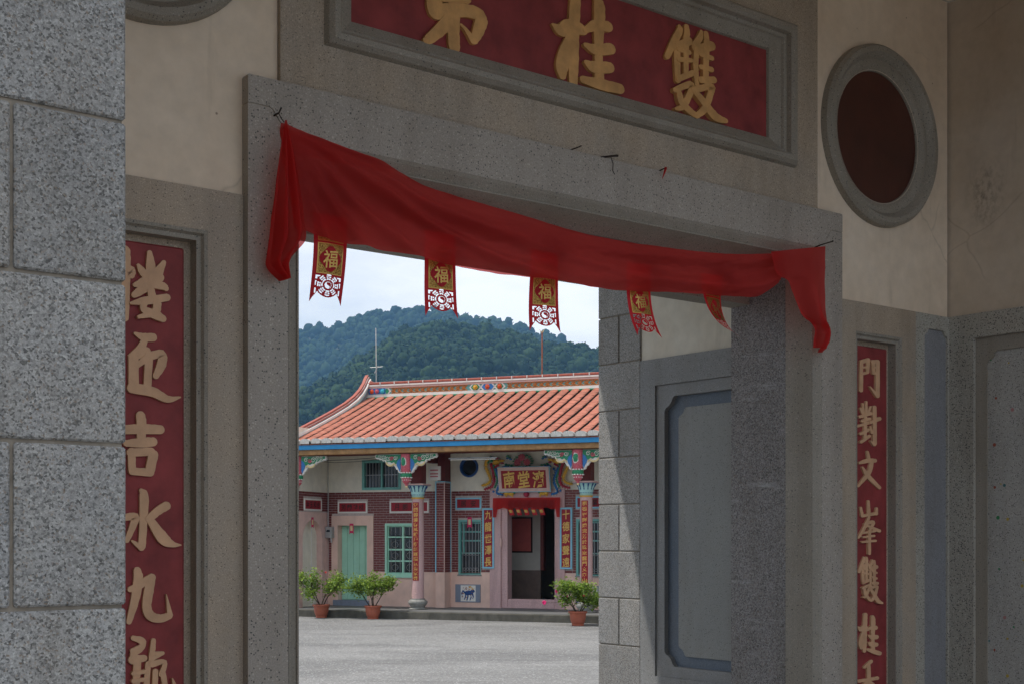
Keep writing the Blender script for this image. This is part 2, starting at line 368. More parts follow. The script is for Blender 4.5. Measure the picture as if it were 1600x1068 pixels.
# brush strokes of the carved characters: (u, v, width) in metres on the board plane
BR_PLAQUE = (1.27, [
  [[(0.97,3.992,0.0455),(0.968,3.869,0.0482),(0.966,3.78,0.0461),(0.97,3.715,0.0429),(0.975,3.697,0.0188)],
   [(0.873,3.903,0.0616),(0.868,3.86,0.0576),(0.876,3.84,0.0509)],
   [(0.871,3.842,0.0643),(0.938,3.86,0.0616),(1.02,3.883,0.0536),(1.086,3.885,0.0563),(1.11,3.861,0.0509)],
   [(1.11,3.864,0.0509),(1.089,3.809,0.0442),(1.068,3.766,0.0295)],
   [(1.068,3.766,0.0295),(1.028,3.804,0.0161),(1.002,3.82,0.0107)],
   [(0.905,3.907,0.0335),(1.036,3.931,0.0321)],
   [(0.943,3.824,0.0509),(0.897,3.773,0.0461),(0.839,3.72,0.0362),(0.823,3.713,0.0228)],
   [(0.879,3.946,0.0295),(1.047,3.981,0.0295)],
   [(1.036,3.98,0.0295),(1.028,3.924,0.0308)],
   [(0.889,4.048,0.0214),(0.841,3.996,0.0161)],
   [(0.879,4.023,0.0201),(0.943,4.038,0.0174)],
   [(0.916,4.031,0.0161),(0.927,4.001,0.0214)],
   [(1.006,4.079,0.0214),(0.968,4.033,0.0161)],
   [(0.998,4.055,0.0201),(1.075,4.073,0.0174)],
   [(1.036,4.063,0.0161),(1.05,4.033,0.0214)]],
  [[(1.63,4.104,0.0472),(1.624,4.035,0.0498),(1.616,3.906,0.0514),(1.616,3.805,0.0472),(1.615,3.703,0.0367)],
   [(1.495,3.939,0.0105),(1.544,3.927,0.0577),(1.61,3.956,0.0682),(1.678,3.955,0.0419)],
   [(1.594,3.909,0.0315),(1.569,3.832,0.0577),(1.549,3.765,0.0566),(1.552,3.723,0.0315)],
   [(1.758,4.115,0.0367),(1.769,4.079,0.0524),(1.766,3.984,0.0498),(1.763,3.872,0.0378),(1.769,3.744,0.0472)],
   [(1.683,3.956,0.0236),(1.746,3.994,0.0482),(1.824,4.006,0.0472)],
   [(1.683,3.892,0.021),(1.746,3.885,0.0482),(1.839,3.91,0.0498)],
   [(1.686,3.816,0.021),(1.735,3.805,0.0535),(1.833,3.824,0.0472)],
   [(1.666,3.735,0.0315),(1.781,3.735,0.0498),(1.895,3.74,0.0461)]],
  [[(2.275,4.118,0.0152),(2.278,4.097,0.0316),(2.241,4.036,0.0352),(2.194,3.954,0.0273)],
   [(2.261,4.017,0.0316),(2.26,3.944,0.0328),(2.265,3.856,0.0273)],
   [(2.322,4.127,0.0243),(2.326,4.094,0.0304),(2.316,4.063,0.0304)],
   [(2.268,4.02,0.0364),(2.343,4.062,0.0377)],
   [(2.319,4.068,0.0304),(2.317,3.889,0.0243)],
   [(2.268,4.008,0.0255),(2.343,4.006,0.0213)],
   [(2.268,3.958,0.0231),(2.353,3.971,0.0213)],
   [(2.265,3.864,0.0273),(2.364,3.914,0.0273)],
   [(2.419,4.126,0.0152),(2.412,4.095,0.0292),(2.374,4.042,0.0316),(2.386,4.021,0.0273),(2.381,3.952,0.0273),(2.391,3.859,0.0243)],
   [(2.451,4.123,0.0255),(2.458,4.081,0.0292)],
   [(2.391,4.032,0.0377),(2.493,4.072,0.0437)],
   [(2.454,4.08,0.0316),(2.447,3.888,0.0304)],
   [(2.412,4.014,0.0231),(2.493,4.011,0.0243)],
   [(2.412,3.953,0.0231),(2.491,3.956,0.0255)],
   [(2.412,3.89,0.0316),(2.507,3.91,0.0316)],
   [(2.238,3.805,0.0243),(2.343,3.854,0.0316),(2.343,3.817,0.0304),(2.292,3.739,0.0292),(2.244,3.718,0.0134)],
   [(2.265,3.801,0.0273),(2.285,3.757,0.0352),(2.343,3.725,0.0316),(2.388,3.712,0.0255)],
   [(2.364,3.831,0.0304),(2.482,3.873,0.0316),(2.482,3.846,0.0316),(2.44,3.759,0.0334),(2.388,3.715,0.0273)],
   [(2.364,3.831,0.0273),(2.433,3.787,0.0364),(2.511,3.734,0.0425),(2.589,3.727,0.0213)]],
])
BR_LEFT = (1.06, [
  [[(-0.43,2.701,0.0393),(-0.427,2.644,0.0359),(-0.432,2.466,0.0337)],
   [(-0.47,2.618,0.0224),(-0.411,2.633,0.0337),(-0.405,2.614,0.0224)],
   [(-0.441,2.606,0.0224),(-0.465,2.556,0.0224)],
   [(-0.339,2.705,0.0168),(-0.335,2.656,0.0325),(-0.336,2.587,0.0337)],
   [(-0.381,2.655,0.0112),(-0.369,2.638,0.0252),(-0.351,2.617,0.0281)],
   [(-0.286,2.677,0.0157),(-0.31,2.635,0.0337),(-0.335,2.608,0.0281)],
   [(-0.394,2.583,0.0157),(-0.346,2.602,0.0404),(-0.301,2.622,0.0337)],
   [(-0.34,2.592,0.0337),(-0.379,2.561,0.0281),(-0.398,2.547,0.0196)],
   [(-0.329,2.596,0.0337),(-0.29,2.591,0.0269),(-0.278,2.583,0.0191)],
   [(-0.335,2.571,0.0269),(-0.329,2.535,0.0281)],
   [(-0.409,2.518,0.009),(-0.357,2.532,0.0281),(-0.274,2.553,0.0252)],
   [(-0.357,2.532,0.0224),(-0.362,2.502,0.0236),(-0.321,2.488,0.0337),(-0.289,2.475,0.0236)],
   [(-0.312,2.531,0.0281),(-0.321,2.496,0.0269),(-0.381,2.473,0.0123)]],
  [[(-0.392,2.416,0.0101),(-0.362,2.406,0.0269),(-0.324,2.408,0.0292)],
   [(-0.354,2.401,0.0224),(-0.373,2.365,0.0269),(-0.407,2.333,0.0224)],
   [(-0.395,2.339,0.0337),(-0.348,2.359,0.0292)],
   [(-0.346,2.338,0.0281),(-0.295,2.353,0.0292),(-0.295,2.316,0.0325),(-0.317,2.272,0.0213)],
   [(-0.341,2.349,0.0269),(-0.348,2.227,0.0269)],
   [(-0.398,2.329,0.0348),(-0.398,2.224,0.0348)],
   [(-0.387,2.303,0.0168),(-0.351,2.332,0.0252)],
   [(-0.406,2.226,0.037),(-0.329,2.217,0.0348),(-0.273,2.195,0.0252),(-0.225,2.205,0.0056)]],
  [[(-0.372,2.134,0.0309),(-0.368,2.103,0.0337),(-0.37,2.037,0.0281)],
   [(-0.449,2.078,0.0309),(-0.357,2.085,0.0348),(-0.297,2.086,0.0314)],
   [(-0.425,2.032,0.0224),(-0.368,2.037,0.0348),(-0.324,2.042,0.0314)],
   [(-0.405,2.007,0.0258),(-0.403,1.936,0.0258)],
   [(-0.411,2.0,0.0281),(-0.332,2.007,0.0292)],
   [(-0.325,1.999,0.0337),(-0.34,1.933,0.0325)],
   [(-0.405,1.936,0.0258),(-0.335,1.933,0.0281)]],
  [[(-0.37,1.871,0.014),(-0.359,1.848,0.0314),(-0.362,1.745,0.0269),(-0.367,1.672,0.0258)],
   [(-0.367,1.669,0.0236),(-0.403,1.693,0.0079)],
   [(-0.433,1.774,0.0224),(-0.392,1.777,0.0281),(-0.4,1.745,0.0236),(-0.422,1.693,0.0168)],
   [(-0.275,1.818,0.0314),(-0.307,1.799,0.0292),(-0.343,1.769,0.0252)],
   [(-0.341,1.772,0.0236),(-0.29,1.703,0.0404),(-0.254,1.681,0.0224),(-0.222,1.678,0.0045)]],
  [[(-0.384,1.592,0.0243),(-0.38,1.557,0.0336),(-0.393,1.483,0.029),(-0.414,1.41,0.0187)],
   [(-0.411,1.523,0.0187),(-0.37,1.542,0.029),(-0.33,1.567,0.0243)],
   [(-0.329,1.567,0.0243),(-0.342,1.517,0.0336),(-0.349,1.46,0.0308),(-0.333,1.428,0.0327),(-0.297,1.419,0.029),(-0.264,1.428,0.0243)],
   [(-0.263,1.428,0.0205),(-0.277,1.504,0.0023)]],
  [[(-0.4,1.355,0.0168),(-0.366,1.342,0.0243),(-0.37,1.316,0.0196),(-0.402,1.296,0.0187)],
   [(-0.402,1.309,0.0187),(-0.366,1.323,0.0187)],
   [(-0.402,1.279,0.0336),(-0.357,1.282,0.0224)],
   [(-0.384,1.273,0.0271),(-0.389,1.178,0.0243)],
   [(-0.345,1.263,0.0187),(-0.352,1.175,0.0215)],
   [(-0.325,1.344,0.0159),(-0.329,1.306,0.0196),(-0.335,1.262,0.0196)],
   [(-0.336,1.275,0.014),(-0.29,1.296,0.0121)],
   [(-0.332,1.297,0.0112),(-0.29,1.297,0.0112)],
   [(-0.332,1.26,0.0243),(-0.285,1.264,0.0168),(-0.296,1.22,0.0205)],
   [(-0.319,1.235,0.0196),(-0.321,1.173,0.0196)],
   [(-0.291,1.224,0.0196),(-0.281,1.17,0.0196)],
   [(-0.256,1.204,0.0047),(-0.241,1.163,0.0196)],
   [(-0.402,1.231,0.014),(-0.348,1.236,0.014)],
   [(-0.402,1.205,0.014),(-0.348,1.208,0.014)],
   [(-0.411,1.175,0.0187),(-0.329,1.174,0.0187)]],
])
BR_RIGHT = (1.6, [
  [[(3.669,2.649,0.0189),(3.665,2.496,0.0206)],
   [(3.668,2.649,0.0214),(3.73,2.666,0.0214)],
   [(3.726,2.667,0.0206),(3.721,2.599,0.0172)],
   [(3.674,2.62,0.0111),(3.717,2.625,0.0111)],
   [(3.671,2.585,0.0137),(3.721,2.597,0.0137)],
   [(3.767,2.657,0.0189),(3.77,2.595,0.0154)],
   [(3.761,2.657,0.0214),(3.809,2.662,0.0214)],
   [(3.805,2.662,0.0223),(3.805,2.478,0.0223)],
   [(3.774,2.628,0.0111),(3.805,2.631,0.0111)],
   [(3.771,2.595,0.0137),(3.805,2.602,0.0137)],
   [(3.805,2.474,0.0206),(3.736,2.522,0.006)]],
  [[(3.68,2.426,0.0111),(3.686,2.373,0.0146)],
   [(3.711,2.439,0.0111),(3.709,2.375,0.0146)],
   [(3.659,2.401,0.0111),(3.674,2.377,0.012)],
   [(3.746,2.414,0.0111),(3.726,2.382,0.0129)],
   [(3.652,2.354,0.0154),(3.751,2.379,0.018)],
   [(3.669,2.332,0.0154),(3.739,2.349,0.0163)],
   [(3.634,2.303,0.0137),(3.741,2.33,0.0172)],
   [(3.699,2.366,0.0163),(3.696,2.242,0.0172)],
   [(3.655,2.262,0.0137),(3.726,2.289,0.0163)],
   [(3.659,2.219,0.0154),(3.734,2.256,0.0163)],
   [(3.776,2.414,0.0206),(3.778,2.308,0.0206),(3.779,2.215,0.0206)],
   [(3.776,2.21,0.0172),(3.742,2.23,0.0069)],
   [(3.739,2.328,0.0137),(3.821,2.354,0.0206)],
   [(3.736,2.306,0.012),(3.751,2.274,0.0146)]],
  [[(3.721,2.17,0.0146),(3.731,2.135,0.0189)],
   [(3.652,2.107,0.0137),(3.724,2.122,0.024),(3.789,2.125,0.0206)],
   [(3.759,2.12,0.0206),(3.73,2.057,0.024),(3.639,1.983,0.0129)],
   [(3.676,2.085,0.0103),(3.726,2.038,0.024),(3.827,1.978,0.0172)]],
  [[(3.729,1.904,0.0134),(3.733,1.832,0.0196)],
   [(3.662,1.868,0.0124),(3.676,1.824,0.0175)],
   [(3.674,1.823,0.0155),(3.8,1.839,0.0175)],
   [(3.8,1.867,0.0124),(3.797,1.835,0.0175)],
   [(3.733,1.818,0.0134),(3.694,1.761,0.0186),(3.641,1.707,0.0124)],
   [(3.694,1.778,0.0134),(3.77,1.792,0.0165),(3.742,1.754,0.0165)],
   [(3.706,1.773,0.0124),(3.824,1.743,0.0175)],
   [(3.674,1.731,0.0113),(3.785,1.743,0.0124)],
   [(3.679,1.709,0.0113),(3.776,1.717,0.0124)],
   [(3.669,1.683,0.0113),(3.788,1.69,0.0124)],
   [(3.732,1.745,0.0165),(3.732,1.619,0.0144)]],
  [[(3.689,1.602,0.0076),(3.69,1.59,0.0158),(3.672,1.561,0.0176),(3.649,1.522,0.0136)],
   [(3.682,1.548,0.0158),(3.681,1.508,0.0164),(3.684,1.46,0.0136)],
   [(3.712,1.6,0.0121),(3.714,1.582,0.0152),(3.709,1.566,0.0152)],
   [(3.685,1.549,0.0182),(3.722,1.562,0.0188)],
   [(3.71,1.568,0.0152),(3.709,1.471,0.0121)],
   [(3.685,1.542,0.0127),(3.722,1.531,0.0106)],
   [(3.685,1.515,0.0115),(3.727,1.511,0.0106)],
   [(3.684,1.464,0.0136),(3.732,1.478,0.0136)],
   [(3.759,1.586,0.0076),(3.755,1.571,0.0146),(3.737,1.547,0.0158),(3.743,1.534,0.0136),(3.74,1.497,0.0136),(3.745,1.445,0.0121)],
   [(3.774,1.581,0.0127),(3.777,1.557,0.0146)],
   [(3.745,1.539,0.0188),(3.794,1.548,0.0218)],
   [(3.775,1.557,0.0158),(3.772,1.454,0.0152)],
   [(3.755,1.527,0.0115),(3.794,1.515,0.0121)],
   [(3.755,1.494,0.0115),(3.793,1.485,0.0127)],
   [(3.755,1.46,0.0158),(3.801,1.459,0.0158)],
   [(3.67,1.435,0.0121),(3.722,1.448,0.0158),(3.722,1.429,0.0152),(3.697,1.392,0.0146),(3.674,1.386,0.0067)],
   [(3.684,1.429,0.0136),(3.694,1.403,0.0176),(3.722,1.378,0.0158),(3.744,1.366,0.0127)],
   [(3.732,1.434,0.0152),(3.789,1.442,0.0158),(3.789,1.427,0.0158),(3.769,1.385,0.0167),(3.744,1.367,0.0136)],
   [(3.732,1.434,0.0136),(3.765,1.401,0.0182),(3.802,1.363,0.0212),(3.84,1.35,0.0106)]],
  [[(3.703,1.293,0.0219),(3.7,1.259,0.0232),(3.696,1.196,0.0239),(3.696,1.145,0.0219),(3.695,1.094,0.0171)],
   [(3.638,1.229,0.0049),(3.662,1.216,0.0268),(3.693,1.221,0.0317),(3.725,1.211,0.0195)],
   [(3.685,1.2,0.0146),(3.673,1.165,0.0268),(3.664,1.133,0.0263),(3.666,1.112,0.0146)],
   [(3.763,1.28,0.0171),(3.768,1.261,0.0244),(3.767,1.214,0.0232),(3.765,1.158,0.0176),(3.768,1.094,0.0219)],
   [(3.728,1.211,0.011),(3.757,1.222,0.0224),(3.794,1.217,0.0219)],
   [(3.728,1.179,0.0098),(3.757,1.167,0.0224),(3.8,1.167,0.0232)],
   [(3.729,1.141,0.0098),(3.752,1.129,0.0249),(3.798,1.126,0.0219)],
   [(3.72,1.103,0.0146),(3.773,1.089,0.0232),(3.826,1.076,0.0215)]],
  [[(3.755,1.038,0.0186),(3.694,1.008,0.0165)],
   [(3.729,1.025,0.0186),(3.732,0.976,0.0206),(3.729,0.864,0.0186)],
   [(3.644,0.937,0.0165),(3.809,0.943,0.0186)],
   [(3.721,0.932,0.0144),(3.65,0.896,0.0144)],
   [(3.736,0.931,0.0144),(3.815,0.884,0.0155)],
   [(3.685,0.862,0.0144),(3.685,0.788,0.0144)],
   [(3.685,0.862,0.0134),(3.779,0.86,0.0134)],
   [(3.779,0.858,0.0144),(3.779,0.78,0.0144)],
   [(3.691,0.827,0.0113),(3.776,0.823,0.0113)],
   [(3.685,0.791,0.0134),(3.779,0.785,0.0134)]],
])
SWAG_TOP = [(0.122,3.223),(0.294,3.204),(0.43,3.185),(0.563,3.169),(0.67,3.133),(0.77,3.104),(0.975,3.083),(1.207,3.066),(1.671,3.03),(2.05,3.036),(2.465,3.056),(2.77,3.093),(2.874,3.11)]
SWAG_LOW = [(0.196,2.856),(0.291,2.841),(0.385,2.827),(0.575,2.818),(0.749,2.811),(0.908,2.801),(1.292,2.798),(1.671,2.802),(1.843,2.81),(2.186,2.838),(2.465,2.855),(2.705,2.875),(2.798,2.911),(2.879,2.965)]
TAILL_L = [(0.114,3.22),(0.09,3.084),(0.072,2.955),(0.045,2.731),(0.051,2.676),(0.109,2.639)]
TAILL_R = [(0.122,3.223),(0.156,3.095),(0.18,2.981),(0.195,2.872),(0.199,2.797),(0.135,2.717),(0.124,2.643)]
TAILR_L = [(2.761,3.093),(2.779,3.022),(2.817,2.979),(2.879,2.968),(2.931,2.901),(3.009,2.816),(3.113,2.775),(3.113,2.668)]
TAILR_R = [(3.173,3.175),(3.183,3.072),(3.188,2.991),(3.193,2.897),(3.209,2.798),(3.229,2.711),(3.163,2.64)]
def shift(mb, dx, dy, dz): mb.v = [(x + dx, y + dy, z + dz) for x, y, z in mb.v]; return mb

# ------------------------------------------------------------------ ground
def court_mat():
    m = Mat('court_concrete', .85, .2)
    vec = m.mapping((.16, .42, 1), (0, 0, R(-14)))
    n = m.noise(1.6, 7, .62, vec, .6); n2 = m.noise(.35, 4); n3 = m.noise(40, 5, .7); n4 = m.noise(9, 6, .7, m.mapping((.5, 1.6, 1)))
    c = m.mix(m.ramp(n, [(.42, 0.), (.64, 1.)]), (.238, .234, .226), (.155, .152, .148))
    c = m.mix(1., c, m.ramp(n2, [(.35, .90), (.65, 1.06)]), 'MULTIPLY'); c = m.mix(1., c, m.ramp(n3, [(.3, .86), (.7, 1.10)]), 'MULTIPLY'); c = m.mix(1., c, m.ramp(n4, [(.35, .90), (.6, 1.04)]), 'MULTIPLY')
    v = m.vor(55); r = m.sep(v.outputs['Color']); c = m.mix(m.math('MULTIPLY', m.math('LESS_THAN', r[0], .12), .6), c, (.10, .10, .10)); c = m.mix(m.math('MULTIPLY', m.math('GREATER_THAN', r[0], .93), .6), c, (.5, .5, .48))
    m.color(c); m.bump(n3, .5, .006); return m.m
MT['court'] = court_mat()
MT['earth'] = plain('field_ground', (.12, .11, .07), .95, .1, .3, .02)
MB().add([(-3000, -3000, -.02), (3000, -3000, -.02), (3000, 3000, -.02), (-3000, 3000, -.02)], [(0, 1, 2, 3)]).build('ground', 'earth', kind='structure')
MB().add([(-45, -60, 0), (40, -60, 0), (40, 48, 0), (-45, 48, 0)], [(0, 1, 2, 3)]).build('courtyard_paving', 'court', kind='structure')

# ------------------------------------------------------------------ gatehouse: x along the wall, y inward, z up
gate = thing('gatehouse', 'gatehouse of grey terrazzo and cream plaster with a wide square doorway', 'gatehouse', GATE_A, GATE_ROT)
UL, UR = 0.0, 3.40                      # outer edges of the door surround
RL, RR = .273, 3.127                    # clear opening
TOPW = 4.75
# plaster walls with a round window on either side
def plaster_wall(u0, u1, cu, cv, r):
    w = MB().prism(rect(u0, u1, 2.952, TOPW), .014, .40, [circle(cu, cv, r, 56)]).build('wall', 'plaster', gate)
    ring = MB(); n = 64; prof = [(r - .004, .06), (r - .004, .02), (r + .012, .002), (r + .035, -.006), (r + .055, -.004), (r + .062, -.016), (r + .085, -.040), (r + .112, -.040), (r + .128, -.022), (r + .132, .02)]
    P = []
    for k in range(n + 1):
        a = 2 * math.pi * k / n; P.append([(cu + q * math.cos(a), t, cv + q * math.sin(a)) for q, t in prof])
    ring.sheet(P).build('window_ring', 'mould', gate, smooth=True, fixn=False, angle=35)
    MB().prism(circle(cu, cv, r - .001, 48), .03, .06).build('window_shutter', 'darkred', gate, label='dark red board closing the round window')
plaster_wall(3.236, 4.404, 3.77, 3.865, .355)
plaster_wall(-1.30, .144, -.40, 3.965, .345)
# stone field above the door
MB().prism(rect(.146, 3.234, 3.386, TOPW), -.006, .40, [rect(.331, 3.053, 3.57, 4.29)]).build('sign_field', 'tan', gate)
MB().prism(rect(.331, 3.053, 3.57, 4.29), .09, .40).build('sign_backing', 'mould', gate)
# lintel and posts with a slanted joint
lint = [(0.004, 3.384), (3.396, 3.384), (3.40, 3.376), (3.40, 3.290), (3.315, 3.290), (3.30, 3.283), (3.236, 3.187), (.166, 3.187), (.10, 3.275), (.085, 3.282), (0, 3.282), (0, 3.376)]
MB().prism(lint, -.034, .116).build('lintel', 'frame', gate)
MB().prism([(0, 0), (.164, 0), (.164, 3.187), (.098, 3.272), (.083, 3.278), (0, 3.278)], -.033, .116).build('post', 'frame', gate)
MB().prism([(3.236, 0), (3.40, 0), (3.40, 3.286), (3.315, 3.286), (3.302, 3.279), (3.236, 3.187)], -.033, .116).build('post', 'frame', gate)
MB().box(.002, 3.398, -.031, .11, 3.27, 3.30).build('joint_mortar', 'mortar', gate)
prof = [(0, -.034), (.014, -.028), (.046, -.006), (.048, -.014), (.054, -.014), (.056, .0), (.064, .035), (.075, .065), (.09, .092), (.107, .116)]
P = []
for s_, t_ in prof:
    ul, ur, vt = .1645 + s_, 3.2355 - s_, 3.1865 - s_
    P.append([(ul, t_, 0.), (ul, t_, vt), (ur, t_, vt), (ur, t_, 0.)])
MB().sheet(P).build('door_moulding', 'mould', gate, fixn=False)
# jambs and beam behind
MB().box(.0, RL, .117, .49, 0, 3.20).build('jamb', 'jamb', gate)
MB().box(RR, 3.40, .117, .49, 0, 3.20).build('jamb', 'jamb', gate, label='rough grey granite door jamb with pale scratches')
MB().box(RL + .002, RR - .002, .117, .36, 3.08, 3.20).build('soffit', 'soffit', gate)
MB().box(RL - .10, RR + .10, .361, .492, 2.939, 3.21).build('rear_beam', 'mould', gate)
MB().box(-.30, 3.70, .36, .48, 3.21, TOPW).build('rear_wall', 'plaster_in', gate)
# dado slabs with a niche on either side
NIC = [(3.555, 3.963), (-.549, -.141)]
def niche(u0, u1, v0, v1):
    a, b = u0, u1
    MB().prism(rect(a, b, v0, v1), .018, .30, [rect(a + .036, b - .036, v0 + .036, v1 - .036)]).build('niche_frame', 'mould', gate)
    P = []
    for s_, t_ in ((.0, .001), (.012, .004), (.02, .017), (.024, .0175)):
        P.append([(a + s_, t_, v0 + s_), (b - s_, t_, v0 + s_), (b - s_, t_, v1 - s_), (a + s_, t_, v1 - s_), (a + s_, t_, v0 + s_)])
    MB().sheet(P).build('niche_moulding', 'mould', gate, fixn=False)
    MB().box(a + .03, b - .03, .069, .30, v0 + .03, v1 - .03).build('niche_back', 'tan', gate)
MB().prism(rect(3.402, 4.085, 0, 2.955), 0, .40, [rect(*NIC[0], .55, 2.80)]).build('dado', 'tan', gate)
MB().prism(rect(-1.30, -.002, 0, 2.95), 0, .40, [rect(*NIC[1], .55, 2.80)]).build('dado', 'tan', gate)
niche(*NIC[0], .55, 2.80); niche(*NIC[1], .55, 2.80)
MB().prism(rect(4.0855, 4.405, 0, 2.955), .001, .40, [notched(4.168, 4.388, .5, 2.875, .035)]).build('corner_strip', 'speck', gate)
MB().box(4.15, 4.405, .014, .40, .45, 2.90).build('strip_inset', 'greyblue', gate, label='narrow blue grey terrazzo inset with notched top')
# porch side wall on the right (faces -x)
sw = lambda x, y, z: (4.406 + y, x, z)
MB().prism(rect(-2.4, .40, 2.957, TOPW), .012, .35, fn=sw).build('side_wall', 'plaster_ink', gate)
MB().prism(rect(-2.4, .40, 0, 2.957), 0, .35, [rect(-1.62, -.152, .55, 2.822)], fn=sw).build('side_dado', 'speck', gate)
MB().prism(rect(-1.62, -.152, .55, 2.822), .022, .35, [notched(-1.55, -.222, .62, 2.742, .05)], fn=sw).build('side_panel_frame', 'mould', gate)
MB().prism(rect(-1.61, -.16, .56, 2.81), .034, .35, fn=sw).build('side_panel', 'chips', gate, label='speckled panel with green, red and yellow stone chips')
# porch side wall on the left, passage walls
MB().box(-1.70, -1.302, -1.64, .40, 0, TOPW).build('side_wall', 'plaster', gate)
pw = lambda x, y, z: (3.57 + y, x, z)
MB().prism(rect(.40, 1.662, 2.815, 4.3), .012, .34, fn=pw).build('passage_wall', 'plaster_in', gate)
MB().prism(rect(.40, 1.662, 0, 2.815), 0, .34, [rect(.50, 1.53, .85, 2.65)], fn=pw).build('passage_dado', 'pdado', gate)
MB().prism(rect(.50, 1.5285, .85, 2.6485), .012, .34, [notched(.60, 1.459, .918, 2.575, .07)], fn=pw).build('panel_frame', 'pdado', gate)
MB().prism(rect(.51, 1.52, .86, 2.64), .045, .34, fn=pw).build('panel_recess', 'pblue', gate)
MB().prism(notched(.70, 1.355, .985, 2.50, .05), .030, .06, fn=pw).build('panel', 'panel', gate)
MB().box(-.50, -.17, .40, 2.05, 0, 4.3).build('passage_wall', 'plaster_in', gate)
# stone-block pillars
def blocks(parent, x0, x1, y0, y1, z0, courses, h, first_half, axis='x', mat='granite', gap=.0035):
    for c in range(courses):
        za, zb = z0 + c * h + gap, z0 + (c + 1) * h - gap
        half = (c % 2 == 0) == first_half
        segs = [(0, .5), (.5, 1)] if half else [(0, 1)]
        for a, b in segs:
            j = rnd.uniform(-.0012, .0012)
            if axis == 'x': bb = (x0 + (x1 - x0) * a + (gap if a else 0), x0 + (x1 - x0) * b - (gap if b < 1 else 0), y0 + j, y1, za, zb)
            else: bb = (x0 + j, x1, y0 + (y1 - y0) * a + (gap if a else 0), y0 + (y1 - y0) * b - (gap if b < 1 else 0), za, zb)
            cx, cy, cz = (bb[0] + bb[1]) / 2, (bb[2] + bb[3]) / 2, (bb[4] + bb[5]) / 2
            mb = MB().bbox(bb[0] - cx, bb[1] - cx, bb[2] - cy, bb[3] - cy, bb[4] - cz, bb[5] - cz, .004)
            mb.build('stone_block', mat, parent, loc=(cx, cy, cz))
pil = MB().box(-1.680, -1.280, -2.052, -1.652, 0, 4.2).build('pillar', 'mortar', gate)
blocks(pil, -1.685, -1.275, -2.06, -1.645, 2.463 - 8 * .2955, 13, .2955, False)
MB().box(4.76, 5.16, -2.052, -1.652, 0, 4.2).build('pillar', 'mortar', gate)
qp = MB().box(3.578, 3.97, 1.672, 2.045, 0, 4.25).build('quoin', 'mortar', gate)
blocks(qp, 3.57, 3.975, 1.664, 2.055, 1.02 - 3 * .3005, 14, .3005, False, axis='y')
MB().box(-.58, -.17, 2.051, 2.10, 0, 4.25).build('quoin', 'granite', gate)
# roof over porch and passage
MB().prism([(-2.55, 4.42), (-.2, 5.35), (2.40, 3.98), (2.44, 4.10), (-.2, 5.55), (-2.62, 4.56)], -2.6, 6.0, fn=lambda x, y, z: (y, x, z)).build('roof', 'mortar', gate)
MB().box(-1.29, 4.40, -2.0, .0, TOPW + .001, TOPW + .05).build('ceiling', 'plaster', gate)
MB().box(-.17, 3.57, .49, 2.05, 3.62, 3.70).build('ceiling', 'plaster_in', gate)
MB().prism(rect(-2.3, 5.7, -.5, .012), -2.35, 2.06).build('floor', 'court', gate)

# ------------------------------------------------------------------ name plaque over the door and the two couplets
pl = gate_thing('name_plaque', 'long red plaque with three large ochre characters above the gateway', 'plaque', 1.692, .03, 3.57)
o3 = (-1.692, -.03, -3.57)
prof = [(0, -.005), (.008, -.030), (.025, -.048), (.048, -.050), (.062, -.038), (.068, -.012), (.085, -.008), (.092, .004), (.145, .036), (.15, .050)]
P = []
for s_, t_ in prof:
    k = s_ * .94
    P.append([(.331 + s_, t_, 3.57 + k), (3.053 - s_, t_, 3.57 + k), (3.053 - s_, t_, 4.29 - k), (.331 + s_, t_, 4.29 - k), (.331 + s_, t_, 3.57 + k)])
shift(MB().sheet(P), *o3).build('plaque_frame', 'mould', pl, fixn=False)
shift(MB().box(.472, 2.912, .051, .088, 3.70, 4.16), *o3).build('board', 'redboard', pl)
for ch in BR_PLAQUE[1]:
    shift(brush_char(MB(), ch, BR_PLAQUE[0], .036, .0505), *o3).build('character', 'goldpaint', pl)
def couplet(name, label, u0, u1, data):
    c = gate_thing(name, label, 'couplet board', (u0 + u1) / 2, .06, .70, 'couplet boards in the wall niches'); o = (-(u0 + u1) / 2, -.06, -.70)
    shift(MB().bbox(u0, u1, .0585, .0685, .70, 2.738, .006), *o).build('board', 'redboard', c)
    for ch in data[1]: shift(brush_char(MB(), ch, data[0], .049, .0583), *o).build('character', 'peachpaint', c)
couplet('couplet_board', 'tall red board with raised peach characters in the niche beside the dark inset strip', 3.606, 3.905, BR_RIGHT)
couplet('couplet_board', 'tall red board with raised peach characters half hidden behind the granite block pillar', -.492, -.205, BR_LEFT)

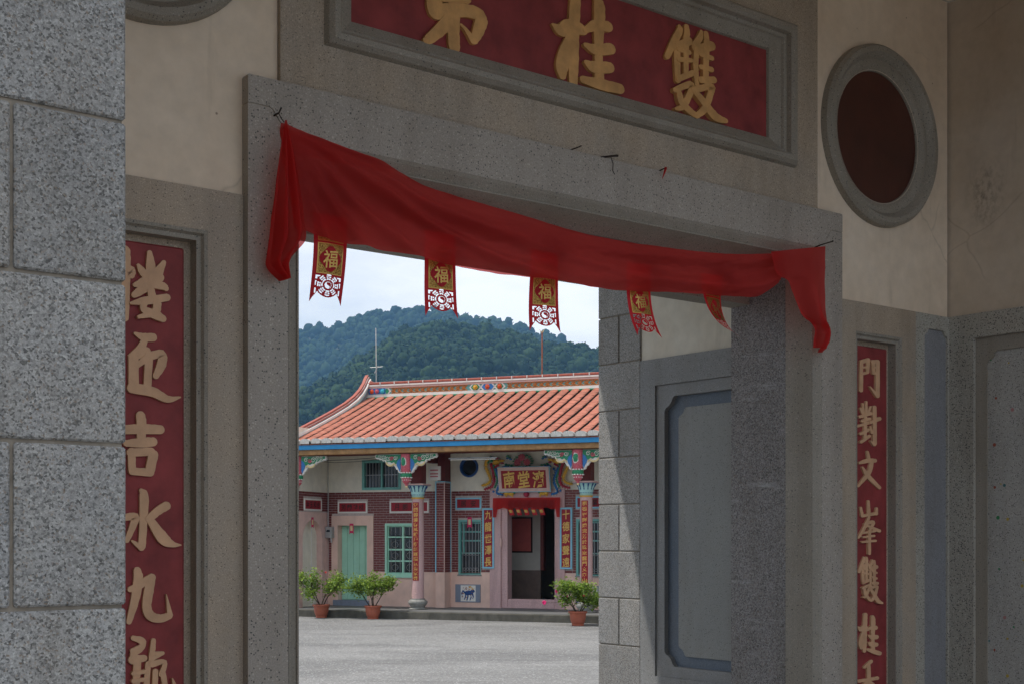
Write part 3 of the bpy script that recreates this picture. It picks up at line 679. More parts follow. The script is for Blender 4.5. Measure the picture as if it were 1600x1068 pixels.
# ------------------------------------------------------------------ red cloth swag
def cloth_thing():
    root = gate_thing('door_cloth', 'sheer red cloth swag pinned across the top of the gateway', 'cloth', 1.65, -.045, 2.64); o = (-1.65, .045, -2.64)
    nx, ny = 150, 44
    T = interp_curve(SWAG_TOP, nx); B = interp_curve(SWAG_LOW, nx); P = []
    B[:, 1] += [.004 * mnoise.noise((i * .22, 0., 3.)) for i in range(nx + 1)]
    for j in range(ny + 1):
        q = j / ny; row = []
        for i in range(nx + 1):
            s = i / nx
            sag = .010 * math.sin(math.pi * s)
            u = T[i][0] * (1 - q) + B[i][0] * q; v = T[i][1] * (1 - q) + B[i][1] * q
            f = math.exp(-s * 3.2); g_ = math.exp(-(1 - s) * 9)
            # pleats fan out from the left nail and die away along the cloth
            pl_ = 0.
            for s1, am, wd in ((.05, .05, .10), (.11, .06, .09), (.20, .055, .07), (.46, .075, .05), (1.05, .05, .05)):
                pl_ += am * math.exp(-((q - (s / s1) ** .9) / (wd + .16 * s)) ** 2) * min(1, s * 14 + .1) * math.exp(-(s / (s1 * 1.15)) ** 4)
            t = -.030 - .72 * pl_ - .030 * math.exp(-((q - .80 - .06 * math.sin(s * 5)) / .16) ** 2) * min(1, s * 3) - .020 * math.exp(-((q - .35 + .2 * s) / .14) ** 2)
            t += -.018 * g_ * (.5 + .5 * math.cos(q * 9.)) + .007 * mnoise.noise((s * 11, q * 3, 1.)) - .010 * math.sin(s * 21 + q * 4) * q
            t += .006 * mnoise.noise((s * 34 + q * 9, q * 5 - s * 6, 4.)) + .0035 * mnoise.noise((s * 70, q * 16, 9.))
            if q == 0: t -= .004
            row.append((u, min(t, -.012 if v > 3.06 else .03), v))
        P.append(row)
    shift(MB().sheet(P), *o).build('swag', 'cloth', root, smooth=True, fixn=False)
    def tail(Lc, Rc, pleats, amp, ph, base, curl=0.):
        n, w = 44, 22; A_ = interp_curve(Lc, n); B_ = interp_curve(Rc, n); P = []
        for j in range(n + 1):
            row = []; d = j / n
            for i in range(w + 1):
                q = i / w; u = A_[j][0] * (1 - q) + B_[j][0] * q; v = A_[j][1] * (1 - q) + B_[j][1] * q
                t = base - amp * min(1, .04 + d * 1.6) * math.cos(2 * math.pi * pleats * q + ph + d * .7) - curl * d * d
                t += .005 * mnoise.noise((u * 30, v * 12, 2.))
                row.append((u, min(t, -.038), v))
            P.append(row)
        return P
    shift(MB().sheet(tail(TAILL_L, TAILL_R, 2.6, .040, .4, -.10)), *o).build('tail', 'cloth', root, smooth=True, fixn=False)
    shift(MB().sheet(tail(TAILR_L, TAILR_R, 1.4, .035, 1.2, -.105)), *o).build('tail', 'cloth', root, smooth=True, fixn=False)
cloth_thing()

# ------------------------------------------------------------------ five cut-paper charms under the cloth
CW, CH = .148, 2.70          # width in metres, length in widths
def solid(x, y):
    ax = abs(x)
    if y < 1.80: return True
    dx, dy = x, y - 2.13; r = math.hypot(dx, dy)
    if ax > .405: return y < 2.50 + (ax - .405) * 2.1
    if r > .37 and y > 2.13 and y > 2.30 + max(0, ax - .27) * 1.6: return False
    if r < .105:
        inn = (math.hypot(dx, dy + .052) > .05 and dx < 0) or math.hypot(dx, dy - .052) < .05
        return not inn if r < .095 else False
    if .15 < r < .34:
        k = (math.atan2(dy, dx) / (math.pi / 4)) % 1.; k = min(k, 1 - k); tang = k * math.pi / 4 * r
        for m_, r0 in enumerate((.165, .225, .285)):
            if r0 < r < r0 + .038 and tang < .055 + .11 * (r0 - .15) and not (m_ == 1 and tang < .012): return False
    if r > .36:
        if .33 < ax < .39 and 1.86 < y < 1.97: return False
        if .20 < ax < .39 and 1.86 < y < 1.90: return False
        if .345 < ax < .39 and (2.03 < y < 2.16 or 2.25 < y < 2.40): return False
        if .385 < r and .27 < ax < .32 and 1.93 < y < 2.0: return False
    return True
CH_SOLID = [[solid((i + .5) / 72 - .5, (j + .5) / 72) for i in range(72)] for j in range(int(CH * 72))]
def charm(u, vtop, drift, swing, twist, label):
    """drift: sideways slant; swing: how far the wind lifts the lower end out; twist: turn about the upright"""
    root = gate_thing('paper_charm', label, 'paper charm', u, .02, vtop, 'paper charms hanging under the red cloth')
    Lm = CW * CH * .86
    def D(x, y, lift=0.):           # x in widths, y in widths from the top
        s = y / CH; ang = swing * s ** 1.5; t = 0; v = 0
        k = 10; t = -sum(math.sin(swing * ((i + .5) / k * s) ** 1.5) for i in range(k)) / k * s * Lm
        v = -sum(math.cos(swing * ((i + .5) / k * s) ** 1.5) for i in range(k)) / k * s * Lm
        w = x * CW; tw = twist * s; bow = .010 * math.sin(s * 3.4 + u) + .004 * math.cos(x * 5.)
        return (w * math.cos(tw) + drift * s * s, t - w * math.sin(tw) - bow - lift * math.cos(ang), v - lift * math.sin(ang) * .0)
    n = 72; mb = MB(); idx = {}; vs = []; fs = []
    for j, row in enumerate(CH_SOLID):
        y0, y1 = j / n, (j + 1) / n
        if y1 <= 1.78 and j % 4: continue
        if y1 <= 1.78: y1 = (j + 4) / n
        i = 0
        while i < n:
            if not row[i]: i += 1; continue
            st = 3 if (y1 - y0 > 1.5 / n) else 1
            q = [(i / n - .5, y0), ((i + st) / n - .5, y0), ((i + st) / n - .5, y1), (i / n - .5, y1)]; f = []
            for p in q:
                key = (round(p[0] * n), round(p[1] * n))
                if key not in idx: idx[key] = len(vs); vs.append(D(*p))
                f.append(idx[key])
            fs.append(tuple(f)); i += st
    mb.add(vs, fs).build('paper', 'paper', root, fixn=False)
    def pane(x0, x1, y0, y1, lift, mat, name, nx=6, ny=10):
        MB().sheet([[D(x0 + (x1 - x0) * i / nx, y0 + (y1 - y0) * j / ny, lift) for i in range(nx + 1)] for j in range(ny + 1)]).build(name, mat, root, fixn=False)
    def border(mb, x0, x1, y0, y1, w, lift):
        for a, b, c, d in ((x0, x1, y0, y0 + w), (x0, x1, y1 - w, y1), (x0, x0 + w, y0 + w, y1 - w), (x1 - w, x1, y0 + w, y1 - w)):
            mb.sheet([[D(a + (b - a) * i / 5, c + (d - c) * j / 5, lift) for i in range(6)] for j in range(6)])
    pane(-.385, .385, .42, .82, .0010, 'foil', 'gold_band'); pane(-.385, .385, .87, 1.80, .0010, 'foil', 'gold_square')
    mb = MB(); border(mb, -.385, .385, .42, .82, .035, .0016); border(mb, -.385, .385, .87, 1.80, .03, .0016)
    for k, ch in enumerate('五福臨門'[::-1]):
        vs, fs = glyph(ch, .02); mb.add([D(-.225 + k * .15 + p[0] * .14, .62 - p[1] * .16, .0022) for p in vs], fs)
    # red medallion with a gold character
    med = MB(); c = [(0, 1.34)] + [(.30 * (1 + .10 * math.cos(4 * a)) * math.cos(a), 1.34 + .36 * (1 + .10 * math.cos(4 * a)) * math.sin(a)) for a in [2 * math.pi * k / 32 for k in range(32)]]
    med.add([D(*p, .0018) for p in c], [(0, 1 + k, 1 + (k + 1) % 32) for k in range(32)]).build('medallion', 'paper', root, fixn=False)
    vs, fs = glyph('福', .014); mb.add([D(p[0] * .44, 1.34 - p[1] * .54, .0026) for p in vs], fs)
    mb.build('gold_print', 'foil2', root, fixn=False)
charm(.372, 2.935, -.025, .10, -.1, 'red and gold paper charm hanging straight beside the post next to the granite pillar')
charm(.880, 2.940, .012, .12, .15, 'red and gold paper charm second from the post next to the granite pillar')
charm(1.430, 2.935, .01, .10, .25, 'middle one of the five red and gold paper charms')
charm(1.990, 2.955, .035, .42, .05, 'red and gold paper charm leaning in the wind next to the one blown out')
charm(2.475, 2.965, .05, 1.05, -.55, 'red and gold paper charm blown out and twisted beside the granite jamb')

# ------------------------------------------------------------------ nails
def nail(label, u, v, pts, r=.0035, mat='iron'):
    o = gate_thing('nail', label, 'nail', u, -.035, v, 'nails in the lintel'); MB().tube(pts, r, 6).build('shank', mat, o)
    return o
n1 = nail('rusty nail with wire holding the highest corner of the red cloth', .104, 3.25, [(0, .02, 0), (.004, -.03, .004), (.006, -.045, .02)]); MB().tube([(.004, -.03, 0), (.012, -.036, -.018), (.02, -.04, -.03)], .002, 5).build('wire', 'iron', n1)
n2 = nail('long bent nail holding the red cloth below the round window', 3.185, 3.19, [(-.01, .02, -.012), (.0, -.03, 0), (.055, -.06, .02)]); MB().ball((.056, -.061, .021), .005, 1).build('head', 'iron', n2)
nail('short bare dark nail in the joint above the lintel', 1.545, 3.387, [(0, .04, 0), (.012, -.015, .004), (.03, -.03, .014)], .003)
n4 = nail('dark nail with a hanging twist of wire above the lintel', 1.76, 3.388, [(-.03, .02, 0), (0, -.012, .004), (.03, -.03, .008)], .005); MB().tube([(0, -.014, 0), (.008, -.02, -.03), (.006, -.02, -.06), (.018, -.02, -.075)], .002, 5).build('wire', 'iron', n4)
n5 = nail('nail with a scrap of red thread above the lintel', 2.085, 3.386, [(0, .03, 0), (.012, -.02, .012)], .003); MB().tube([(.012, -.018, .012), (.0, -.022, -.01), (-.016, -.024, -.045)], [.006, .005, .001], 5).build('thread', 'cloth', n5)
# ------------------------------------------------------------------ ancestral hall: x along the front, y into the building, z up
def var_paint(name, col, rough=.6, amt=.18, dirt=.3, bump=.12, scale=5.):
    return plain(name, col, rough, .3, amt, scale, bump, dirt=dirt)
m = Mat('glazed_brick', .45, .4); c = m.mix(m.rand(), (.15, .028, .025), (.22, .048, .040)); m.color(m.mix(1., c, m.ramp(m.noise(30, 4), [(.3, .8), (.7, 1.15)]), 'MULTIPLY')); MT['brick'] = m.m
MT['brickjoint'] = plain('brick_joint', (.50, .41, .38), .9, .1, .15, 20)
MT['hallplaster'] = var_paint('hall_plaster', (.76, .71, .60), .85, .08, .22)
MT['pinkwash'] = var_paint('pink_wash', (.74, .51, .42), .8, .10, .25, .2, 3.)
MT['pinkstone'] = terrazzo('pink_terrazzo', (.60, .40, .39), (.55, .35, .34), 70, .07, .12, (.15, .08, .08), grit=.14)
MT['mint'] = var_paint('mint_paint', (.38, .68, .52), .5, .06, .12)
MT['teal'] = var_paint('teal_paint', (.17, .42, .38), .5, .10, .25)
MT['skyblue'] = var_paint('sky_blue_paint', (.26, .56, .70), .5, .08, .15)
MT['fascia'] = var_paint('blue_fascia', (.035, .27, .56), .45, .10, .15)
MT['beam'] = var_paint('weathered_wood', (.36, .20, .085), .7, .30, .45, .3, 9.)
MT['maroon'] = var_paint('maroon_wood', (.13, .022, .020), .55, .15, .2)
MT['signred'] = var_paint('sign_red', (.30, .012, .022), .5, .10, .1)
MT['signgold'] = plain('sign_gold', (.72, .45, .10), .4, .5, .12, 20)
MT['ink'] = plain('ink_black', (.025, .018, .016), .6)
MT['white'] = var_paint('white_paint', (.74, .71, .66), .7, .06, .15)
MT['capblue'] = var_paint('capital_blue', (.40, .66, .64), .5, .06, .12)
MT['navy'] = plain('navy_paint', (.02, .07, .22), .5)
MT['green'] = plain('carving_green', (.02, .22, .10), .45, .4, .25, 30)
MT['yellow'] = plain('carving_yellow', (.66, .36, .035), .45, .4, .2, 30)
MT['crimson'] = plain('carving_crimson', (.36, .02, .05), .45, .4, .2, 30)
MT['blue'] = plain('carving_blue', (.03, .16, .42), .45, .4, .25, 30)
MT['cream'] = plain('carving_cream', (.70, .56, .30), .5, .4, .1, 30)
MT['rose'] = plain('carving_rose', (.50, .10, .13), .45, .4, .3, 40)
MT['stonegrey'] = terrazzo('weathered_stone', (.30, .30, .28), (.22, .22, .20), 60, .1, .08, grit=.25, patch=9.)
MT['kerb'] = plain('kerb_concrete', (.095, .09, .075), .9, .2, .3, 4., .4, dirt=.6)
MT['porchfloor'] = plain('porch_floor', (.15, .15, .145), .6, .4, .2, 5., .1)
MT['darkglass'] = plain('dark_glass', (.025, .03, .035), .12, .5, .3, 3.)
MT['room'] = plain('room_wall', (.62, .60, .54), .85, .2, .1, 3.)
MT['roomdado'] = plain('room_dado', (.22, .16, .13), .6, .3, .2, 5.)
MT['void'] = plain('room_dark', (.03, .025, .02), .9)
MT['metal'] = plain('grey_metal', (.40, .40, .40), .45, .5, .15, 20, metal=.4)
MT['rust'] = plain('rust_pole', (.30, .10, .05), .7, .3, .3, 30)
m = Mat('roof_tile', .75, .25)
c = m.mix(m.noise(3.5, 5, .65), (.45, .15, .095), (.54, .22, .15)); c = m.mix(m.rand(), c, m.mix(1., c, (.86, .84, .84), 'MULTIPLY'))
c = m.mix(1., c, m.ramp(m.noise(24, 5, .7), [(.28, .78), (.7, 1.12)]), 'MULTIPLY')
ad = m.N('ShaderNodeVectorMath', operation='ADD'); m.set(ad.inputs[0], m.mapping((.2, 7.87, .1))); cb = m.N('ShaderNodeCombineXYZ'); m.set(cb.inputs[0], m.math('MULTIPLY', m.rand(), 90.)); m.set(ad.inputs[1], cb.outputs[0])
vt = m.vor(1., vec=ad.outputs[0], rnd_=.3); c = m.mix(1., c, m.ramp(m.sep(vt.outputs['Color'])[0], [(0., .86), (.5, 1.), (1., 1.07)]), 'MULTIPLY')
c = m.mix(m.ramp(m.noise(1.6, 6, .7), [(.52, 0.), (.72, .65)]), c, (.17, .11, .085)); m.color(c); m.bump(m.noise(60, 4), .3, .006); MT['tile'] = m.m
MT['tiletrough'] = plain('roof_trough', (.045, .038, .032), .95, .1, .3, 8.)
m = Mat('grey_tile_end', .9, .15); c = m.mix(m.ramp(m.noise(30, 3, .6, m.mapping((5, 1, .3))), [(.35, 0.), (.65, 1.)]), (.34, .33, .31), (.66, .645, .61)); m.color(c); m.bump(m.noise(60, 3, .6, m.mapping((5, 1, .3))), .5, .01); MT['tileend'] = m.m
MT['ridgetan'] = plain('ridge_lattice', (.48, .18, .05), .7, .3, .2, 20)
MT['redtile'] = plain('ridge_red_tile', (.36, .10, .07), .6, .3, .2, 15, dirt=.3)
MT['lightpink'] = var_paint('pale_pink_wash', (.66, .45, .40), .8, .1, .3)

MT['vermilion_sheet'] = plain('faded_red_sheet', (.62, .14, .12), .5, .4, .1, 6.)
MT['pinkpaper'] = plain('magenta_paper', (.60, .025, .12), .6)
hall = thing('ancestral_hall', 'ancestral hall with orange tiled roof, brick front and painted porch', 'temple hall', HALL_K, HALL_ROT)
def H(mb, name, mat, parent=None, **k): return mb.build(name, mat, parent or hall, **k)
A0, A1 = -5.57, 4.3                    # porch ends
ZP = .155
# platform with kerb
H(MB().bbox(-6.6, 5.2, 0.0, 8.2, -.05, ZP, .012), 'kerb', 'kerb')
H(MB().box(-6.5, 5.1, .16, 8.1, ZP - .01, ZP + .004), 'porch_floor', 'porchfloor')

def split_rects(a0, a1, z0, z1, openings):
    xs = sorted({a0, a1, *[min(max(o[i], a0), a1) for o in openings for i in (0, 1)]}); zs = sorted({z0, z1, *[min(max(o[i], z0), z1) for o in openings for i in (2, 3)]})
    for i in range(len(xs) - 1):
        run = None
        for j in range(len(zs) - 1):
            cx, cz = (xs[i] + xs[i + 1]) / 2, (zs[j] + zs[j + 1]) / 2
            blocked = any(o[0] < cx < o[1] and o[2] < cz < o[3] for o in openings)
            if not blocked: yield xs[i], xs[i + 1], zs[j], zs[j + 1]
def wall(name, mat, a0, a1, b0, b1, z0, z1, openings=()):
    w = MB()
    holes = [rect(max(o[0], a0 + .002), min(o[1], a1 - .002), max(o[2], z0 + .002), min(o[3], z1 - .002)) for o in openings if o[0] < a1 and o[1] > a0 and o[2] < z1 and o[3] > z0]
    if any(o[2] <= z0 for o in openings):
        if name == 'wainscot':
            for r in split_rects(a0, a1, z0, z1, openings): H(MB().box(r[0], r[1], b0, b1, r[2], r[3]), name, mat)
            return
        for r in split_rects(a0, a1, z0, z1, openings): w.box(r[0], r[1], b0, b1, r[2], r[3])
    else: w.prism(rect(a0, a1, z0, z1), b0, b1, holes)
    return H(w, name, mat)
ZB0, ZB1 = .95, 2.772
B1, B2 = 1.9, 2.1
door1 = (-5.48, -4.40, 0, 2.236); win1 = (-4.10, -3.25, .853, 2.05); upw = (-4.69, -3.70, 2.822, 3.51)
win2 = (-2.372, -1.818, .893, 2.134); win3 = (.42, .975, .893, 2.134)
DFL, DFR = -1.594, .17
bays = []
# left bay (front face at B1)
w1 = wall('brick_wall', 'brickjoint', A0, -2.77, B1 + .006, B1 + .24, ZB0, ZB1, [door1, win1])
wall('wainscot', 'pinkwash', A0, -2.77, B1 - .004, B1 + .24, ZP, ZB0, [door1, win1])
wall('plaster_wall', 'hallplaster', A0, -2.77, B1, B1 + .24, ZB1, 4.4, [upw])
# piers
for pa in (-2.769, 1.15):
    pb = H(MB().box(pa + .006, pa + .205, 1.756, 2.4, ZB0, 2.97), 'pier', 'brickjoint')
    H(MB().box(pa - .004, pa + .215, 1.746, 2.4, ZP, ZB0), 'pier_base', 'pinkwash')
    bays.append(('pier', pb, pa, pa + .211))
    for x0, x1, y0, y1, mt in ((pa - .012, pa + .012, 1.742, 1.762, 'skyblue'), (pa + .200, pa + .217, 1.742, 1.76, 'lightpink'), (pa + .206, pa + .219, 2.07, 2.095, 'skyblue')):
        H(MB().box(x0, x1, y0, y1, ZB0, 2.972), 'pier_trim', mt)
    H(MB().box(pa - .012, pa + .219, 1.74, 2.2, 2.972, 2.992), 'pier_cap', 'skyblue')
    H(MB().box(pa + .02, pa + .20, 1.80, 2.2, 2.992, 4.2), 'roof_post', 'maroon')
# centre bay (front face at B2)
w2 = wall('brick_wall', 'brickjoint', -2.56, DFL, B2 + .006, B2 + .24, ZB0, ZB1, [win2])
w3 = wall('brick_wall', 'brickjoint', DFR, 1.36, B2 + .006, B2 + .24, ZB0, ZB1, [win3])
for a, b, w in ((-2.56, DFL, win2), (DFR, 1.36, win3)): wall('wainscot', 'pinkwash', a, b, B2 - .004, B2 + .24, ZP, ZB0, [w])
H(MB().prism(rect(-2.56, 1.36, 2.772, 4.4), B2, B2 + .24, [circle(-2.106, 3.314, .185, 32)]), 'plaster_wall', 'hallplaster')
w4 = wall('brick_wall', 'brickjoint', 1.37, A1, B1 + .006, B1 + .24, ZB0, ZB1); wall('wainscot', 'pinkwash', 1.37, A1, B1 - .004, B1 + .24, ZP, ZB0); wall('plaster_wall', 'hallplaster', 1.37, A1, B1, B1 + .24, ZB1, 4.4)
# other sides, so that the rooms are dark
H(MB().box(A0 - .25, A0 - .002, 1.9, 7.4, ZP, 4.4), 'end_wall', 'hallplaster'); H(MB().box(A1, A1 + .25, .3, 7.4, ZP, 4.4), 'end_wall', 'hallplaster'); H(MB().box(A0, A1, 7.15, 7.4, ZP, 4.4), 'back_wall', 'hallplaster')
H(MB().box(A0, A1, 2.2, 7.15, 4.02, 4.08), 'room_ceiling', 'void')
# porch end wall on the left with an arched way (faces +x)
ew = lambda x, y, z: (A0 - .25 + y, x, z)
arch = [(.70, ZP + .002), (1.60, ZP + .002)] + [(1.15 + .45 * math.cos(t), 1.68 + .45 * math.sin(t)) for t in [math.pi * k / 14 for k in range(15)]]
H(MB().prism([(.30, ZP), (.70, ZP), (.70, 1.68)] + [(1.15 - .45 * math.cos(t), 1.68 + .45 * math.sin(t)) for t in [math.pi * k / 14 for k in range(1, 14)]] + [(1.60, 1.68), (1.60, ZP), (B1, ZP), (B1, 2.31), (.30, 2.31)], 0, .25, fn=ew), 'arch_wall', 'lightpink')
w5 = H(MB().prism(rect(.30, B1, 2.311, ZB1), .006, .244, fn=ew), 'brick_wall', 'brickjoint')
H(MB().prism(rect(.30, B1, ZB1 + .001, 4.2), .002, .248, fn=ew), 'plaster_wall', 'hallplaster')
H(MB().box(A0 - .20, A0 - .14, .70, 1.60, ZP, 2.2), 'arch_door', 'hallplaster')
H(MB().box(A0 - .145, A0 - .13, 1.33, 1.36, ZP, 1.95), 'door_stile', 'white')

# bricks: the nearest 300 as single pieces, the others joined
BH, BL, J = .0555, .165, .006
bl = []
def lay(parent, a0, a1, z0, z1, front, openings, axis='x', fixed=None):
    rows = int(round((z1 - z0) / BH))
    for r in range(rows):
        z = z0 + r * BH; off = (BL / 2 if r % 2 else 0.)
        x = a0 - BL + off
        while x < a1:
            segs = [(max(x + J / 2, a0 + .002), min(x + BL - J / 2, a1 - .002))]
            for o in openings:
                if o[2] - .02 < z + BH / 2 < o[3] + .02:
                    ns = []
                    for s0, s1 in segs:
                        if s1 <= o[0] or s0 >= o[1]: ns.append((s0, s1)); continue
                        if s0 < o[0]: ns.append((s0, o[0] - .004))
                        if s1 > o[1]: ns.append((o[1] + .004, s1))
                    segs = ns
            for s0, s1 in segs:
                if s1 - s0 > .012: bl.append((parent, (s0 + s1) / 2, s1 - s0, z + BH / 2, front, axis, fixed))
            x += BL
sg = [(-5.33, -4.55, 2.285, 2.575), (-3.995, -3.0, 2.285, 2.575)]
lay(w2, -2.53, DFL, ZB0, ZB1, B2, [win2, (-2.44, -1.805, 2.355, 2.64), (-1.77, -1.48, 1.03, 2.40)])
lay(w3, DFR, 1.14, ZB0, ZB1, B2, [win3, (.06, .355, 1.03, 2.40), (.41, 1.05, 2.355, 2.64)])
for _, pb, p0, p1 in bays[:1]:
    lay(pb, p0 + .010, p1 - .010, ZB0, 2.97, 1.75, [])
    lay(pb, 1.775, 2.075, ZB0, 2.97, p1, [], 'y', 1)
lay(w1, A0 + .01, -2.785, ZB0, ZB1, B1, [door1, win1] + sg)
lay(w5, .32, B1 - .01, 2.33, ZB1, A0, [(.74, 1.58, 2.335, 2.63)], 'y', 1)
bl.sort(key=lambda q: q[4] if q[5] == 'x' else 3)
bl = [q for q in bl]
unit = MB().bbox(-.5, .5, 0, .02, -.5, .5, .0) if False else None
brick_me = {}
def brick_mesh(L_, axis):
    k = (round(L_, 3), axis)
    if k not in brick_me:
        h = (BH - J) / 2; e = .003; l = L_ / 2
        vs = [(-l, 0.008, -h), (l, .008, -h), (l, .008, h), (-l, .008, h), (-l + e, -.002, -h + e), (l - e, -.002, -h + e), (l - e, -.002, h - e), (-l + e, -.002, h - e)]
        if axis == 'y': vs = [(-y, x, z) for x, y, z in vs]
        brick_me[k] = MB().add(vs, [(4, 5, 6, 7), (0, 1, 5, 4), (1, 2, 6, 5), (2, 3, 7, 6), (3, 0, 4, 7)]).mesh('brick', 'brick')
    return brick_me[k]
order = [q for q in bl if q[0] in (w2, w3)] + [q for q in bl if q[0] is bays[0][1]] + sorted([q for q in bl if q[0] is w1], key=lambda q: -q[1]) + [q for q in bl if q[0] is w5]
rest = {}
for n_, (par, x, L_, z, front, axis, fx) in enumerate(order):
    me = brick_mesh(L_, axis); j = rnd.uniform(-.0012, .0012)
    loc = (x, front + j, z) if axis == 'x' else (front + .001 + j, x, z)
    if n_ < 296: link('brick', me, par, loc)
    else: rest.setdefault(par, []).append((me, loc))
for par, lst in rest.items():
    mb = MB()
    for me, loc in lst: mb.add([(v.co.x + loc[0], v.co.y + loc[1], v.co.z + loc[2]) for v in me.vertices], [tuple(p.vertices) for p in me.polygons])
    mb.build('brickwork', 'brick', par, kind='stuff')

# ---- doors and windows
# mint door with pink surround
H(MB().prism([(-5.48, ZP), (-5.32, ZP), (-5.32, 2.01), (-4.56, 2.01), (-4.56, ZP), (-4.40, ZP), (-4.40, 2.236), (-5.48, 2.236)], B1 - .02, B1 + .20), 'door_surround', 'pinkwash')
dr = H(MB().box(-5.32, -4.56, B1 + .205, B1 + .23, ZP, 2.01), 'door', 'mint', label='mint green plank door')
for k in range(5):
    x0 = -5.32 + k * .152; H(MB().bbox(x0 + .003, x0 + .149, B1 + .188, B1 + .21, .30, 2.0, .004), 'plank', 'mint', dr)
H(MB().box(-5.42, -4.50, B1 - .06, B1 + .2, ZP, .285), 'door_step', 'bluegrey')
# lower casement with iron bars
def bars(mb, x0, x1, z0, z1, y, n, r=.006):
    for k in range(n):
        x = x0 + (x1 - x0) * (k + .5) / n; mb.tube([(x, y, z0), (x, y, z1)], r, 5, False)
    return mb
wf = H(MB().prism(rect(*win1), B1 - .025, B1 + .12, [rect(win1[0] + .05, win1[1] - .05, win1[2] + .06, win1[3] - .05)]), 'window', 'mint', label='mint casement window with barred panes')
H(MB().box(win1[0] - .02, win1[1] + .02, B1 - .05, B1 + .05, win1[2] - .035, win1[2] + .01), 'sill', 'mint', wf)
for z0, z1 in ((.93, 1.18), (1.21, 1.44), (1.47, 1.70), (1.78, 1.99)):
    for x0, x1 in ((-4.05, -3.69), (-3.65, -3.30)): H(MB().box(x0, x1, B1 + .075, B1 + .08, z0, z1), 'pane', 'darkglass', wf)
mb = MB()
for x in (-4.05, -3.67, -3.30): mb.box(x - .022, x + .022, B1 + .03, B1 + .07, .905, 2.0)
for z in (.915, 1.195, 1.455, 1.74, 1.99): mb.box(-4.05, -3.30, B1 + .028, B1 + .072, z - .018, z + .018)
H(mb, 'muntin', 'mint', wf)
mb = bars(MB(), -4.02, -3.32, .92, 1.99, B1 + .01, 6, .005)
for z in (1.05, 1.32, 1.57):
    for x in (-3.86, -3.49): mb.tube([(x + .08 * math.cos(t), B1 + .01, z + .07 * math.sin(t)) for t in [math.pi * k / 5 for k in range(11)]], .004, 4, False)
H(mb, 'grille', 'metal', wf)
# upper window
uf = H(MB().prism(rect(*upw), B1 - .02, B1 + .12, [rect(upw[0] + .06, upw[1] - .06, upw[2] + .06, upw[3] - .06)]), 'window', 'teal', label='teal upper window with upright bars')
H(MB().box(upw[0] + .05, upw[1] - .05, B1 + .08, B1 + .085, upw[2] + .05, upw[3] - .05), 'pane', 'darkglass', uf)
H(MB().box(-4.215, -4.175, B1 + .0, B1 + .06, upw[2] + .06, upw[3] - .06), 'mullion', 'teal', uf)
mb = bars(MB(), upw[0] + .06, upw[1] - .06, upw[2] + .06, upw[3] - .06, B1 + .03, 11, .007); mb.box(upw[0] + .05, upw[1] - .05, B1 + .022, B1 + .038, 3.16, 3.175); H(mb, 'grille', 'metal', uf)
for ww in (win2, win3):
    f = H(MB().prism(rect(*ww), B2 + .01, B2 + .14, [rect(ww[0] + .05, ww[1] - .02, ww[2] + .03, ww[3] - .05)]), 'window', 'teal', label='narrow teal window behind an iron grille')
    H(MB().box(ww[0] + .04, ww[1] - .01, B2 + .10, B2 + .105, ww[2] + .02, ww[3] - .04), 'pane', 'darkglass', f)
    mb = MB()
    for z in (1.38, 1.66, 1.86, 2.06): mb.box(ww[0] + .05, ww[1] - .02, B2 + .06, B2 + .09, z - .017, z + .017)
    mb.box(ww[0] + .09, ww[0] + .125, B2 + .058, B2 + .092, 1.38, 2.08); H(mb, 'muntin', 'teal', f)
    mb = bars(MB(), ww[0] + .06, ww[1] - .03, ww[2] + .04, ww[3] - .06, B2 + .03, 6, .007)
    for k in range(5):
        for z in (1.02, 1.36):
            x = ww[0] + .06 + (ww[1] - ww[0] - .09) * (k + 1) / 6; mb.tube([(x + .03 * math.cos(t), B2 + .03, z + .03 * math.sin(t)) for t in [2 * math.pi * q / 8 for q in range(9)]], .005, 4, False)
    H(mb, 'grille', 'metal', f); H(MB().box(ww[0] - .02, ww[1] + .02, B2 - .01, B2 + .05, ww[2] - .03, ww[2] + .004), 'sill', 'stonegrey', f)
rw = MB(); P = []
for k in range(33):
    t = 2 * math.pi * k / 32; P.append([(-2.106 + q * math.cos(t), y, 3.314 + q * math.sin(t)) for q, y in ((.175, B2 + .1), (.178, B2 - .02), (.19, B2 - .035), (.215, B2 - .035), (.228, B2 - .015), (.228, B2 + .01))])
rwo = H(rw.sheet(P), 'round_window', 'navy', fixn=False); H(MB().prism(circle(-2.106, 3.314, .18, 32), B2 + .06, B2 + .065), 'pane', 'darkglass', rwo)
# main doorway
H(MB().prism([(DFL, ZP), (-1.333, ZP), (-1.333, 2.56), (-.02, 2.56), (-.02, ZP), (DFR, ZP), (DFR, 2.80), (DFL, 2.80)], B2 - .03, B2 + .10), 'door_surround', 'pinkstone')
H(MB().box(-1.333, -1.19, B2 + .02, B2 + .30, ZP, 2.56), 'door_jamb', 'pinkstone'); H(MB().box(-.08, -.02, B2 + .02, B2 + .30, ZP, 2.56), 'door_jamb', 'pinkstone')
H(MB().bbox(-1.19, -.08, B2 + .03, B2 + .22, ZP, .362, .01), 'threshold', 'pinkstone')
for a in (-1.33, -.025): H(MB().ball((a, B2 - .02, 1.62), .05, 2, (.55, .6, 2.2)), 'door_boss', 'lightpink', smooth=True)
